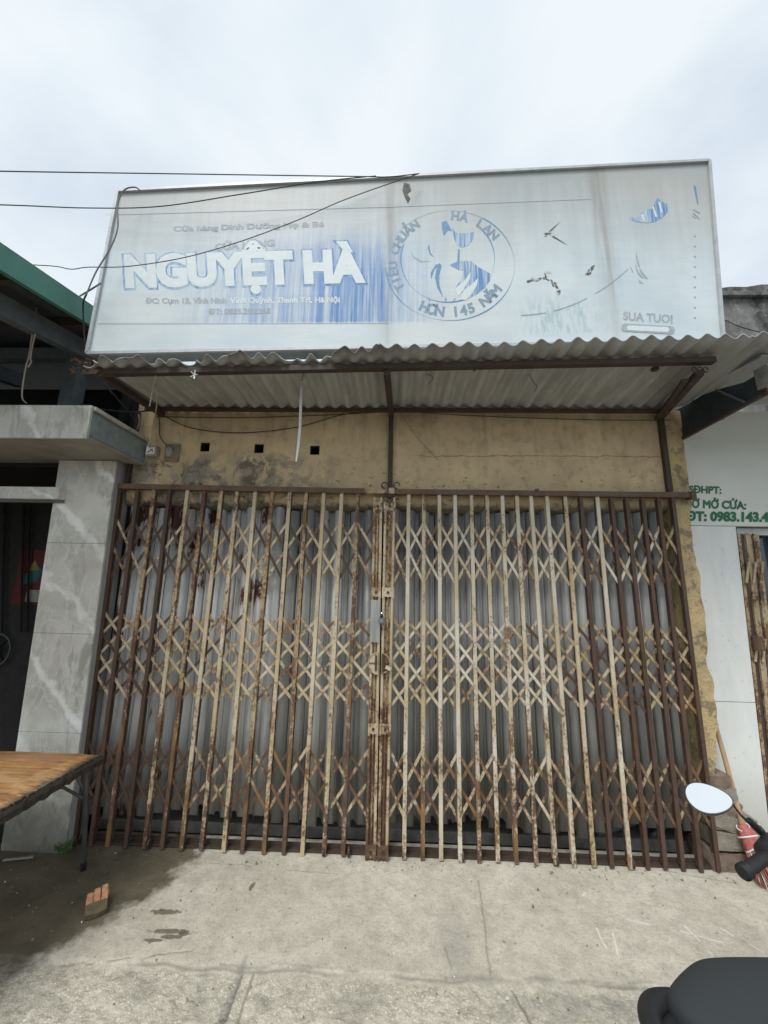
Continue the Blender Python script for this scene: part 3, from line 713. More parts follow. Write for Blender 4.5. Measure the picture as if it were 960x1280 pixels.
blob([(480, 160), (505, 195), (560, 200), (620, 190), (615, 235), (590, 275), (545, 290), (510, 270), (495, 230)], M['streak'])
blob([(465, 400), (520, 375), (600, 375), (660, 420), (725, 455), (722, 500), (690, 545), (640, 585), (575, 618), (540, 560), (500, 550), (545, 480), (555, 435), (520, 430)], M['streak'])
blob([(500, 552), (560, 500), (600, 445), (596, 490), (572, 525), (552, 562), (520, 600)], M['pen_pale'], d=.0024)
blob([(555, 562), (610, 520), (648, 483), (640, 530), (610, 580), (572, 622), (540, 620)], M['pen_pale'], d=.0024)
blob([(398, 388), (416, 402), (400, 470), (402, 530), (425, 605), (388, 545), (374, 480), (382, 430)], M['pen_blue'])
blob([(380, 395), (400, 400), (370, 430), (350, 490), (345, 450)], M['pen_blue'])
blob([(415, 130), (445, 120), (470, 160), (480, 185), (455, 180), (430, 215), (420, 180)], M['pen_blue'])
blob([(220, 310), (240, 345), (290, 372), (350, 378), (285, 382), (235, 352)], M['pen_grey'])
blob([(335, 270), (345, 320), (365, 350), (340, 330), (328, 290)], M['pen_blue'])
blob([(520, 300), (530, 300), (528, 410), (515, 400)], M['pen_blue'])
blob([(442, 598), (448, 628), (436, 624)], M['pen_blue']); blob([(335, 600), (345, 635), (333, 622)], M['pen_blue']); blob([(495, 615), (510, 605), (482, 640)], M['pen_blue'])
# marks on the right-hand panel
ZX = dict(sc=1/6.4, ox=770, oy=230)
blob([(120, 250), (175, 262), (235, 195), (260, 180), (300, 190), (340, 95), (385, 130), (425, 150), (425, 205), (380, 255), (320, 288), (250, 298), (180, 288), (130, 272)], M['streak'], **ZX)
for p in (([(345, 130), (360, 130), (385, 215), (368, 215)]), ([(300, 170), (312, 165), (340, 250), (322, 250)]), ([(205, 240), (222, 225), (245, 285), (230, 285)])): blob(p, M['pen_pale'], d=.0024, **ZX)
blob([(632, 0), (648, 0), (672, 145), (664, 148)], M['pen_blue'], **ZX)
for p in ([(620, 190), (640, 185), (685, 215), (680, 222)], [(622, 215), (640, 218), (682, 262), (676, 268)], [(612, 235), (628, 240), (655, 262), (648, 262)]): blob(p, M['pen_grey'], **ZX)
for p in ([(172, 520), (178, 560), (200, 655), (185, 640), (170, 570)], [(160, 620), (190, 690), (235, 745), (215, 735), (180, 700)], [(115, 630), (150, 695), (140, 690)], [(195, 655), (265, 745), (250, 745), (205, 690)], [(190, 755), (230, 785), (200, 778)]): blob(p, M['pen_grey'], **ZX)
for k in range(9): blob([(632, 400+k*82), (650, 396+k*82), (648, 412+k*82)], M['pen_grey'], **ZX)
# the pill-shaped band below the lettering
P = []
for a in range(-90, 91, 20): P.append((455+26*math.cos(R(a)), 1160+32*math.sin(R(a))))
for a in range(90, 271, 20): P.append((80+26*math.cos(R(a)), 1138+32*math.sin(R(a))))
blob(P, M['pen_grey'], **ZX); blob([(x*.80+52, y*.62+436) for x, y in P], M['pen_pale'], d=.0024, **ZX)
# faded arc across the seam, and torn holes in the film
for i in range(14):
    f = lambda t: (652+145*t, 392-6*t-62*t**2.2)
    a, b_ = f(i/14), f((i+1)/14)
    if i % 5 == 3: continue
    blob([(a[0], a[1]), (b_[0], b_[1]), (b_[0], b_[1]+.9), (a[0], a[1]+.9)], M['pen_grey'], sc=1, ox=0, oy=0)
TZ = dict(sc=1/3.69, ox=640, oy=270)
rs = random.Random(21)
def tear(cx, cy, n, sx, sy, ang):
    for k in range(n):
        a = rs.gauss(0, sx*.5); b = rs.gauss(0, sy*.5); x = cx+a*math.cos(ang)-b*math.sin(ang); y = cy+a*math.sin(ang)+b*math.cos(ang)
        r_ = rs.uniform(2, 7)*(1.6 if rs.random() < .25 else 1); st_ = rs.uniform(0, 1); th = rs.uniform(-.3, .3)+ang
        P = []
        for t in range(9):
            u = t/9*6.283+st_; rr_ = r_*rs.uniform(.45, 1.25); px_, py_ = rr_*1.7*math.cos(u), rr_*.55*math.sin(u)
            P.append((x+px_*math.cos(th)-py_*math.sin(th), y+px_*math.sin(th)+py_*math.cos(th)))
        blob(P, M['torn'] if rs.random() < .8 else M['film'], name='torn_hole', **TZ)
tear(100, 288, 9, 38, 14, -.35); tear(160, 278, 8, 16, 22, .2); tear(190, 300, 12, 45, 14, .75); tear(222, 345, 7, 16, 12, 1.0); tear(365, 244, 9, 26, 10, -.5); tear(165, 78, 8, 20, 9, -.2)
for p in ([(192, 82), (265, 130), (188, 88)], [(170, 66), (230, 14), (186, 60)]): blob(p, M['torn'], name='torn_hole', **TZ)
blob([(505, 226), (512, 228), (514, 236), (509, 240), (513, 246), (510, 252), (506, 244), (503, 236)], M['torn'], name='torn_hole', sc=1, ox=0, oy=0)
for (x0, y0, x1, y1) in ((130, 266, 486, 256), (120, 402.5, 486, 402), (486, 256, 740, 246)):   # overlap edges of the film
    blob([(x0, y0), (x1, y1), (x1, y1+.7), (x0, y0+.7)], M['film'], name='film_edge', sc=1, ox=0, oy=0, d=.0009)

# ------------------------------------------------------------------ folding gate
TLx = [(-1.979, -1.926), (-1.853, -1.819), (-1.728, -1.713), (-1.609, -1.598), (-1.479, -1.482), (-1.349, -1.372), (-1.232, -1.252), (-1.108, -1.128), (-.98, -.989), (-.857, -.875), (-.735, -.742), (-.613, -.62), (-.486, -.507), (-.359, -.375), (-.238, -.259)]
TRx = [(.117, .108), (.231, .219), (.339, .329), (.452, .443), (.559, .557), (.667, .666), (.773, .775), (.88, .892), (.98, 1.005), (1.092, 1.113), (1.209, 1.229), (1.325, 1.332), (1.436, 1.438), (1.536, 1.54), (1.64, 1.642), (1.75, 1.743), (1.86, 1.844), (1.958, 1.944)]
HB = 2.275
zr = lambda x: 2.262-.004*x           # underside of top rail
def channel_mesh(name, mat):
    m = MB(); wd, dp, tk = .0115, .012, .0025
    prof = [(-wd, 0), (wd, 0), (wd, dp), (wd-tk, dp), (wd-tk, tk), (-wd+tk, tk), (-wd+tk, dp), (-wd, dp)]
    m.prism([Vector((x, y, 0)) for x, y in prof], (0, 0, 0), (0, 0, 1)); me = m.mesh(name, mat); return me
rivet_z = (1.845, 1.13, .398, 1.55, .70)
def bar_mesh(name, mat, rivets=True):
    m = MB(); wd, dp, tk = .0120, .012, .0028
    prof = [(-wd, 0), (wd, 0), (wd, dp), (wd-tk, dp), (wd-tk, tk), (-wd+tk, tk), (-wd+tk, dp), (-wd, dp)]
    m.prism([Vector((x, y, 0)) for x, y in prof], (0, 0, 0), (0, 0, HB-.02))
    if rivets:
        for z in rivet_z:
            m.prism([Vector((.0055*math.cos(a), 0, z+.0055*math.sin(a))) for a in [k*math.pi/3 for k in range(6)]], (0, -.003, 0), (0, .001, 0))
    return m.mesh(name, mat)
bar_me = {k: bar_mesh('bar', M[k]) for k in ('bar_white', 'bar_cream', 'bar_tan', 'bar_brown')}
bar_back = {k: bar_mesh('bar', M[k], False) for k in ('bar_cream', 'bar_brown', 'bar_tan')}
def strip_mesh(mat):
    m = MB(); m.box((.5, 0, 0), (1, .0035, .0175)); return m.mesh('lattice_strip', mat)
strip_me = {k: strip_mesh(M[k]) for k in ('bar_white', 'bar_cream', 'bar_tan', 'bar_brown')}
lg = thing('folding_gate', 'left leaf of the rusty collapsible steel gate, tan and brown bars', 'folding gate', (-1.0, 0, 0), 'leaves of the folding gate')
rg = thing('folding_gate', 'right leaf of the rusty collapsible steel gate, white bars turning brown', 'folding gate', (1.0, 0, 0), 'leaves of the folding gate')
def leaf(root, nodes, mats, matfun):
    n = len(nodes)
    for i, (xt, xb) in enumerate(nodes):
        if mats[i] is None: continue
        ang = math.atan2(xt-xb+random.uniform(-.007, .007), HB)
        zb = .004+random.uniform(-.004, .010)
        sc = (zr(xt)-zb)/(HB-.02)
        link('bar', bar_me[mats[i]], root, (xb, -.017, zb), (0, ang, 0), (1, 1, sc))
        kb = 'bar_brown' if mats[i] == 'bar_brown' or random.random() < .35 else ('bar_tan' if random.random() < .5 else 'bar_cream')
        link('bar', bar_back[kb], root, (xb+.001, .017, zb+.02), (math.pi, -ang, 0) if False else (0, ang, 0), (1, -1, sc*.985))
    X = lambda i, z: nodes[i][1]+(nodes[i][0]-nodes[i][1])*z/HB
    for levels, ddz in (((2.048, 1.848, 1.640), 0), ((1.400, 1.264, 1.128, .992, .856), 0), ((.591, .398, .223), 0)):
        k = len(levels)-1
        for s in range(-k+1, n-1):
            for sg_ in (1, -1):
                a = max(s, 0); b = min(s+k, n-1)
                if b <= a: continue
                def pt(i):
                    t = i-s if sg_ > 0 else k-(i-s)
                    z = levels[t]; return Vector((X(i, z), 0, z))
                p, q = pt(a), pt(b); d = q-p
                y = -.0035 if sg_ > 0 else .0035
                mk = matfun((a+b)/2, (p.z+q.z)/2)
                j = random.uniform(-.003, .003)
                for (pp, qq) in ((p, q),):
                    dd = qq-pp; L_ = dd.length
                    o = link('lattice_strip', strip_me[mk], root, (pp.x, y, pp.z+j), (0, -math.atan2(dd.z, dd.x)+random.uniform(-.022, .022), 0), (L_*random.uniform(.985, 1.03), 1, 1))
nl = TLx+[(-.118, -.122)]; nr = [(.030, .010)]+TRx
ml = ['bar_brown', 'bar_brown', 'bar_tan', 'bar_brown', 'bar_cream', 'bar_tan', 'bar_cream', 'bar_cream', 'bar_cream', 'bar_tan', 'bar_cream', 'bar_tan', 'bar_cream', 'bar_cream', 'bar_tan', None]
mr = [None]+['bar_white', 'bar_cream', 'bar_white', 'bar_white', 'bar_white', 'bar_white', 'bar_white', 'bar_white', 'bar_white', 'bar_white', 'bar_cream', 'bar_brown', 'bar_white', 'bar_brown', 'bar_brown', 'bar_brown', 'bar_brown', 'bar_brown']
def mfl(i, z):
    if z < .8: return 'bar_brown' if i < 6.5 or random.random() < .12 else random.choice(['bar_tan', 'bar_cream', 'bar_cream'])
    if z > 1.6: return 'bar_brown' if i < 5.5 and random.random() < .8 else random.choice(['bar_tan', 'bar_cream', 'bar_brown', 'bar_cream'])
    return random.choice(['bar_tan', 'bar_cream', 'bar_tan', 'bar_brown']) if i < 8 else random.choice(['bar_cream', 'bar_tan', 'bar_cream'])
def mfr(i, z):
    if i > 9 and z < 1.5: return random.choice(['bar_tan', 'bar_cream', 'bar_brown', 'bar_tan'])
    if i > 13: return random.choice(['bar_white', 'bar_tan', 'bar_brown'])
    return random.choice(['bar_white', 'bar_cream', 'bar_white', 'bar_tan'])
leaf(lg, nl, ml, mfl); leaf(rg, nr, mr, mfr)

# pleated sheets behind the bars
def slats(root, x0, x1, n, light, parentname='slat'):
    rs = random.Random(5); wdt = (x1-x0)/n
    for i in range(n):
        xa = x0+i*wdt; conv = i % 2 == 0
        w2 = wdt*(1.36 if conv else .64); xs_ = x0+(i//2)*2*wdt+(0 if conv else wdt*1.36)
        zb = .145+rs.uniform(-.018, .022)+.018*math.sin(xs_*4); zt = 2.16+rs.uniform(-.02, .015)
        if 1.0 < xs_ < 1.5: zb -= .02*(xs_-1.0)
        if xs_ > 1.3: zb += rs.uniform(0, .04)
        V = []; Fc = []; m_ = 7; K = 2
        lean = rs.uniform(-.006, .006)
        for k, z in enumerate((zb, zt)):
            for j in range(m_+1):
                t = j/m_; b = math.sin(math.pi*t)
                y = .112-.038*b if conv else .112+.022*b
                zz = z+((-.020*(1-b) if conv else .018*(.5-t)) if k == 0 else 0)
                V.append((xs_+t*w2*(1.02 if conv else 1)+(lean if k else 0), y, zz))
        for j in range(m_): Fc.append((j, j+1, m_+1+j+1, m_+1+j))
        mm = MB().add(V, Fc); mm.smooth = True
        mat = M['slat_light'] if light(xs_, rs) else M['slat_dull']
        o = mm.build('slat', mat, root); md = o.modifiers.new('thickness', 'SOLIDIFY'); md.thickness = .0015
slats(lg, -1.965, -.085, 34, lambda x, r: x < -.75 or r.random() < .35)
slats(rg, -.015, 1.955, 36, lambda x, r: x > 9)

# meeting stiles
def stile(root, xa, xb, x0b, x1b, side):
    # four upright rods with a recessed centre strip, plates, disc lock
    zt, zb = 2.225, .012
    def X(t, z): f_ = z/2.25; return (xa+(xb-xa)*t)*f_+(x0b+(x1b-x0b)*t)*(1-f_)
    for t in (.10, .90):
        MB().tube([(X(t, zb), -.020, zb), (X(t, zt), -.020, zt)], .0095, 10).build('stile_rod', M['bar_cream'], root)
    a = MB(); a.hexa([(X(.2, zb+.05), -.008, zb+.05), (X(.8, zb+.05), -.008, zb+.05), (X(.8, zb+.05), .006, zb+.05), (X(.2, zb+.05), .006, zb+.05), (X(.2, zt), -.008, zt), (X(.8, zt), -.008, zt), (X(.8, zt), .006, zt), (X(.2, zt), .006, zt)])
    a.build('stile_plate', M['bar_tan'], root)
    a = MB(); a.tube([(X(.5, .10), -.013, .10), (X(.5, 2.10), -.013, 2.10)], .006, 8); a.build('stile_core', M['bar_tan'], root)
    for z, hh in ((2.155, .075), (1.565, .075), (.72, .075), (.045, .085)):
        # scalloped cast plate
        x0_, x1_ = X(-.05, z), X(1.05, z); c = (x0_+x1_)/2; hw = (x1_-x0_)/2; pts = []
        for (u, v) in ((-1, .5), (-1, -.42), (-.72, -.5), (-.5, -.34), (-.22, -.30), (0, -.40), (.22, -.30), (.5, -.34), (.72, -.5), (1, -.42), (1, .5), (.7, .42), (.35, .5), (0, .42), (-.35, .5), (-.7, .42)):
            pts.append(Vector((c+u*hw, 0, z+v*hh)))
        o = MB().prism(pts, (0, -.0335, 0), (0, -.0295, 0)).build('cast_plate', M['bar_cream'] if z > .2 else M['bar_tan'], root)
        for u, v in ((-.65, .28), (.65, .28), (-.65, -.3), (.65, -.3), (0, .05)):
            r_ = .0035 if u else .009
            MB().tube([(c+u*hw, -.0335, z+v*hh), (c+u*hw, -.0335-(.003 if u else .006), z+v*hh)], r_, 10).build('rivet', M['dark_rust'] if not u else M['bar_tan'], o)
stile(lg, -.125, -.066, -.122, -.062, -1); stile(rg, -.050, .028, -.050, .010, 1)
# half-round lock plates
def half_disc(root, cx, sgn, z, r, mat):
    pts = [Vector((cx+sgn*r*math.sin(a), 0, z+r*math.cos(a)*1.08)) for a in [math.pi*k/16 for k in range(17)]]
    o = MB().prism(pts, (0, -.040, 0), (0, -.034, 0)).build('lock_plate', mat, root)
    MB().tube([Vector((p.x, -.041, p.z)) for p in pts], .004, 6).build('rim', M['bar_tan'], o)
    MB().prism([Vector((cx+sgn*.008, 0, z-.045)), Vector((cx+sgn*.020, 0, z-.045)), Vector((cx+sgn*.020, 0, z+.050)), Vector((cx+sgn*.008, 0, z+.050))], (0, -.046, 0), (0, -.0402, 0)).build('slot_plate', M['dark_rust'], o)
    MB().beam((cx+sgn*.02, -.043, z), (cx+sgn*r*.95, -.043, z+.002), .004, .004).build('rib', M['dark_rust'], o)
half_disc(lg, -.070, -1, 1.118, .062, M['bar_cream']); half_disc(rg, -.048, 1, 1.118, .056, M['rail'])
MB().beam((-.02, -.046, 1.10), (.012, -.046, 1.085), .02, .02).build('handle', M['bar_white'], rg)
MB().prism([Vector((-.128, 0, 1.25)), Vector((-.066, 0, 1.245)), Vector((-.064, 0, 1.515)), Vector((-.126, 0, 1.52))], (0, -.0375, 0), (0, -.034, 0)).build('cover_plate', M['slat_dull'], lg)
MB().box((-.055, -.040, 1.425), (.022, .010, .03)).build('hasp', M['dark_rust'], rg)
# padlock
pd = thing('padlock', 'small round steel padlock hanging on the gate where the two leaves meet', 'padlock', (-.05, -.055, 1.39))
m = MB(); m.loft([[Vector((-.052+r_*math.cos(a), y, 1.385+r_*.85*math.sin(a))) for a in [k*2*math.pi/20 for k in range(20)]] for y, r_ in ((-.070, .015), (-.068, .021), (-.052, .023), (-.048, .019))]); m.build('lock_body', M['steel_grey'], pd)
MB().prism([Vector((-.052+.012*math.cos(a), 0, 1.385+.010*math.sin(a))) for a in [k*2*math.pi/16 for k in range(16)]], (0, -.0725, 0), (0, -.069, 0)).build('face_plate', M['chrome'], pd)
MB().tube([Vector((-.052+.014*math.cos(a), -.058, 1.405+.030*math.sin(a))) for a in [math.pi*k/10 for k in range(11)]], .0038, 8).build('shackle', M['chrome'], pd)

# rails
rl = thing('gate_rail', 'long brown rusty top rail that the folding gate hangs from', 'rail', (0, 0, 2.28))
MB().beam((-1.985, -.005, 2.283+.005), (-.19, -.005, 2.283-.012), .05, .036).build('rail_bar', M['rail'], rl)
MB().beam((.02, -.005, 2.283-.013), (2.08, -.005, 2.268), .05, .036).build('rail_bar', M['rail'], rl)
MB().beam((-.19, -.006, 2.270), (.02, -.006, 2.269), .047, .030).build('splice', M['bar_tan'], rl)
MB().box((.0, -.010, 2.273), (.04, .05, .042)).build('clamp', M['bar_cream'], rl); MB().box((2.08, -.01, 2.265), (.035, .055, .05)).build('end_clamp', M['rail'], rl)
MB().box((1.02, -.012, 2.288), (.02, .05, .02)).build('bolt', M['rail'], rl)
MB().tube([(-.055, -.02, 2.235), (.02, -.02, 2.24)], .016, 8).build('roller', M['dark_rust'], rl)
for k in range(2): 
    c = Vector((-.05+.085*k, -.0, 2.315)); MB().tube([c+Vector((.022*math.cos(a), -.02, .022*math.sin(a))) for a in [i*.45 for i in range(12)]], .004, 5).build('wire_twist', M['black_wire'], rl)
bt = thing('gate_track', 'low brown rusted floor track running behind the feet of the gate bars', 'track', (0, .03, 0))
MB().beam((-1.97, .052, .020), (1.99, .052, .018), .012, .032).build('track_lip', M['dark_rust'], bt)
MB().beam((-1.97, .030, .010), (1.99, .030, .008), .03, .012).build('track_floor', M['dark_rust'], bt)
def roller(root, x): 
    MB().tube([(x-.006, -.0, .03), (x+.006, -.0, .03)], .028, 14).build('wheel', M['dark_rust'], root)
for x in (-1.47, -.24, -.39): roller(lg, x+.014)
for x in (.445, 1.0, 1.44): roller(rg, x+.014)
# junk lying on the threshold behind the gate
for i, (x0, x1, y, z0, z1, r_) in enumerate(((1.35, 1.62, .19, .075, .12, .018), (1.70, 1.86, .2, .07, .12, .012))):
    o = MB().tube([(x0, y, z0), (x1, y+.05, z1)], r_, 10).build('pipe_offcut', M['steel_grey']); tag(o, ['thick dark grey pipe offcut lying behind the gate bars at right', 'thin dark pipe offcut leaning behind the last gate bars'][i], 'pipe')

# ------------------------------------------------------------------ things on the shop wall
bx = thing('socket_box', 'square pale socket box hanging on cord at left of ochre wall', 'socket box', (-1.80, .03, 2.57))
MB().box((-1.795, .022, 2.568), (.085, .045, .078)).build('casing', M['grey_plastic'], bx, .006)
MB().box((-1.795, -.004, 2.568), (.062, .012, .056)).build('face', M['white_plastic'], bx, .003)
MB().tube([(-1.80, -.012, 2.62), (-1.81, -.016, 2.605), (-1.785, -.014, 2.60), (-1.80, -.012, 2.59)], .008, 6).build('knot', M['rope'], bx)
MB().tube([(-1.815, -.012, 2.55), (-1.78, -.012, 2.575), (-1.775, -.012, 2.555)], .003, 5).build('flex', M['black_wire'], bx)
b2 = thing('switch_box', 'grimy narrow switch on a weathered backing board right of the socket box', 'switch', (-1.67, .03, 2.57))
MB().box((-1.655, .038, 2.565), (.11, .014, .135)).build('backing_board', simple('worn_board', (.24, .20, .14), .9), b2, .002)
m = MB(); m.loft([[Vector((-1.668+r_*.75*math.cos(a), y, 2.566+r_*1.15*math.sin(a))) for a in [k*2*math.pi/16 for k in range(16)]] for y, r_ in ((.028, .036), (.008, .034), (.0, .024))]); m.build('cover', M['grey_plastic'], b2)
def cable(label, pts, r, mat, name='cable', cat='cable', n=6, group=None):
    P = [Vector(p) for p in pts]; Q = []
    for i in range(len(P)-1):
        p0, p1, p2, p3 = P[max(i-1, 0)], P[i], P[i+1], P[min(i+2, len(P)-1)]
        for k in range(8):
            t = k/8; Q.append(.5*((2*p1)+(-p0+p2)*t+(2*p0-5*p1+4*p2-p3)*t*t+(-p0+3*p1-3*p2+p3)*t**3))
    Q.append(P[-1]); o = MB().tube(Q, r, n).build(name, mat); return tag(o, label, cat, group)
W = lambda px, py, y=0.03: at(px, py, 'y', y)
cable('pale doubled cord tied from awning purlin down to the socket box', [W(191, 466, -.6), W(196, 500, -.35), W(192, 530, -.1), (-1.80, -.01, 2.61)], .0042, M['rope'], 'cord', 'cord')
cable('short slack pale cord looped beside the longer cord under the purlin', [W(195, 467, -.6), W(191, 485, -.5), W(187, 508, -.45)], .004, M['rope'], 'cord', 'cord')
cable('brown sagging cable slung across the ochre wall below the awning', [W(205, 520), W(240, 535), W(300, 541), W(370, 534), W(430, 518), W(484, 513)], .0035, M['brown_wire'])
cable('straight brown wire stretched high along the left ochre wall', [W(196, 521), W(300, 522), W(400, 519), W(484, 515)], .003, M['brown_wire'])
cable('thin wire strung along the top of the right ochre wall past the jamb', [W(490, 513), W(560, 518), W(650, 522), W(760, 525), W(850, 525), W(905, 524, .1)], .0028, M['brown_wire'])
cable('fine black thread hanging diagonally on right ochre wall', [W(500, 515), W(520, 545), W(548, 575)], .0013, M['black_wire'])
cable('fine black wire running from switch up to the awning corner', [W(208, 556), W(200, 545), W(198, 520), W(183, 505, -.1)], .003, M['black_wire'])
# white strap hanging in front of the wall
pts = [W(377, 478, -.35), W(376, 500, -.34), W(375, 530, -.33), W(373, 555, -.33), W(370, 577, -.33)]; m = MB(); V = []
for i, p in enumerate(pts):
    wd = (.004, .009, .0075, .0085, .004)[i]; V += [p+Vector((-wd, 0, 0)), p+Vector((wd, .002, 0)), p+Vector((wd, .005, 0)), p+Vector((-wd, .003, 0))]
m.loft([V[i*4:i*4+4] for i in range(5)]); tag(m.build('strap', M['white_plastic']), 'white plastic strap hanging from the awning in front of ochre wall', 'strap')
cable('thin wire that holds the white strap to the awning', [W(377, 479, -.35), W(379, 466, -.5), W(378, 462, -.6)], .002, M['black_wire'])
cable('bent wire scrap dangling under the right part of awning', [W(662, 468, -.58), W(667, 478, -.55), W(671, 483, -.55), W(668, 490, -.55)], .002, M['black_wire'])
cable('short bent wire scrap under the awning near its middle', [W(533, 467, -.58), W(541, 472, -.55), W(536, 480, -.55)], .0018, M['black_wire'])
o = MB(); 
for k in range(5): a = k*1.25; c = at(243, 469, 'y', -.64); o.beam(c, c+Vector((.022*math.cos(a), -.01, .03*math.sin(a))), .008, .003)
tag(o.build('tape_scrap', M['white_plastic']), 'crumpled scrap of pale tape stuck on the purlin at left', 'tape')

# overhead cables in front of sign
YC = -.70
C = lambda px, py, y=YC: at(px, py, 'y', y)
cable('upper overhead black cable reaching the top edge of the sign', [C(-260, 208, -1.6), C(0, 214, -1.1), C(200, 217, -.8), C(440, 220.5), C(486, 221), C(524, 217, -.66)], .0032, M['black_wire'], 'overhead_cable', group='overhead cables')
cable('second overhead cable sagging across the top left of the sign', [C(-260, 250, -1.4), C(0, 256, -.95), C(110, 260), C(200, 258), (C(300, 243)), C(400, 227), C(470, 220, -.66)], .0034, M['black_wire'], 'overhead_cable', group='overhead cables')
cable('thin dark cable crossing diagonally over the blue print of the sign', [C(40, 331, -.75), C(70, 333, -.75), C(90, 336.5, -.74), C(110, 334), C(160, 333), (C(230, 322)), C(300, 302), C(370, 276), C(430, 250), C(500, 225), C(524, 217, -.66)], .0028, M['black_wire'], 'overhead_cable', group='overhead cables')
cable('loose grey cable looping down the left edge of the sign', [C(175, 238), C(168, 234), C(155, 238), C(147, 256), C(147, 285), C(138, 310), C(120, 340), C(108, 368, -.7)], .0045, M['steel_grey'])
cable('dark cable dropping behind the green roof edge into the left corner', [C(108, 368, -.66), C(104, 380, -.6), C(105, 410, -.55), C(110, 450, -.5), C(135, 485, -.35), C(165, 520, -.1), C(170, 540, -.02)], .005, M['black_wire'])
cable('short grey cable tying the sign edge to the green roof', [C(126, 354), C(115, 361), C(100, 370, -.55)], .005, M['steel_grey'])
cable('white looped cord in the dark corner beside the socket box', [W(150, 548, -.02), W(168, 540, -.02), W(174, 528, -.02), W(173, 518, -.02)], .005, M['grey_plastic'], 'cord', 'cord')
cable('dark cables bunched across the corner above the grey stone slab', [W(100, 505, -.15), W(130, 512, -.1), W(170, 515, -.05), W(200, 510, -.02)], .006, M['black_wire'])

# ------------------------------------------------------------------ left neighbour: stone clad porch
porch = thing('stone_porch', 'grey veined stone clad pillar and overhanging slab of the left shop', 'porch', (-2.1, -.1, 0))
def pbox(name, x0t, x1t, x0b, x1b, y0, y1, z0, z1, mat, bev=.002):
    xx = lambda a, b, z: b+(a-b)*z/2.47
    MB().hexa([(xx(x0t, x0b, z0), y0, z0), (xx(x1t, x1b, z0), y0, z0), (xx(x1t, x1b, z0), y1, z0), (xx(x0t, x0b, z0), y1, z0), (xx(x0t, x0b, z1), y0, z1), (xx(x1t, x1b, z1), y0, z1), (xx(x1t, x1b, z1), y1, z1), (xx(x0t, x0b, z1), y1, z1)]).build(name, mat, porch, bev)
zz = (-.02, .66, 1.262, 1.864, 2.464)
def lin(pa, pb):
    """straight edge through two surveyed points: x as a function of height"""
    k = (pb.x-pa.x)/(pb.z-pa.z); return lambda z: pa.x+k*(z-pa.z)
YP_ = -.072
eL = lin(at(20, 935, 'y', YP_), at(75, 570, 'y', YP_)); eR = lin(at(98, 936, 'y', YP_), at(145, 578, 'y', YP_))
def slab_(name, y0, y1, z0, z1, mat, ins_=0, bev=.001):
    MB().hexa([(eL(z0)+ins_, y0, z0), (eR(z0)-ins_, y0, z0), (eR(z0)-ins_, y1, z0), (eL(z0)+ins_, y1, z0), (eL(z1)+ins_, y0, z1), (eR(z1)-ins_, y0, z1), (eR(z1)-ins_, y1, z1), (eL(z1)+ins_, y1, z1)]).build(name, mat, porch, bev)
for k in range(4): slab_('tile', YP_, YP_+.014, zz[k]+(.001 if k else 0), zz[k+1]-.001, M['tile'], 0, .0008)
slab_('pillar_core', YP_+.0145, .10, -.02, 2.464, simple('grey_cement_render', (.34, .345, .335), .7, 0, .2, 6), .003)
zs0, zs1 = 2.466, 2.682
for x0, x1 in ((-4.6, -4.002), (-4.0, -3.402), (-3.4, -2.802), (-2.8, -2.132), (-2.13, -1.868)):
    MB().box(((x0+x1)/2, -.492, (zs0+zs1)/2), (x1-x0, .016, zs1-zs0)).build('tile', M['tile'], porch, .0008)
MB().box((-3.233, -.20, zs0+.011), (2.734, .566, .018)).build('soffit', simple('stained_soffit_stone', (.30, .29, .25), .6, 0, .35, 5), porch)
MB().box((-3.235, -.20, (zs0+zs1)/2+.01), (2.716, .566, zs1-zs0-.024)).build('slab_core', simple('slab_cement', (.24, .24, .235), .8), porch)
MB().box((-1.8705, -.192, (zs0+zs1)/2-.01), (.011, .58, .150)).build('side_tile', simple('blue_grey_side_tile', (.25, .30, .31), .5), porch)
MB().box((-1.872, -.19, zs1-.012), (.03, .58, .024)).build('edge_tile', M['tile'], porch)
tb1 = at(0, 608, 'y', -.10); MB().box((-3.4, -.10, tb1.z-.05), (2.16, .06, .085)).build('transom', M['tile'], porch, .001)
MB().box((-3.4, -.08, tb1.z-.10), (2.16, .03, .02)).build('transom_trim', M['steel_grey'], porch)
# dark room behind it
rm = thing('left_shop_interior', 'dark unlit interior of the left shop behind the stone pillar', 'room', (-3.5, 1, 0))
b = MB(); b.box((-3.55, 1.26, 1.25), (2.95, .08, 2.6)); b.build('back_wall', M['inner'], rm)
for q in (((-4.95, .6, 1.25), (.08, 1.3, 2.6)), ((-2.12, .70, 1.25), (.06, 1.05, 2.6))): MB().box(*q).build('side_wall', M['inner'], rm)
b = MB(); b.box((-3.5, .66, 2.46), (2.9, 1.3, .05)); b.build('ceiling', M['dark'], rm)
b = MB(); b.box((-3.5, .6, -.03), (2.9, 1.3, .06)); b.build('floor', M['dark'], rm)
for px in (6, 38, 30):
    MB().tube([at(px, 630, 'y', 1.18), at(px-2, 700, 'y', 1.18), at(px-4, 790, 'y', 1.18)], .01, 6).build('wall_pipe', M['dark'], rm)
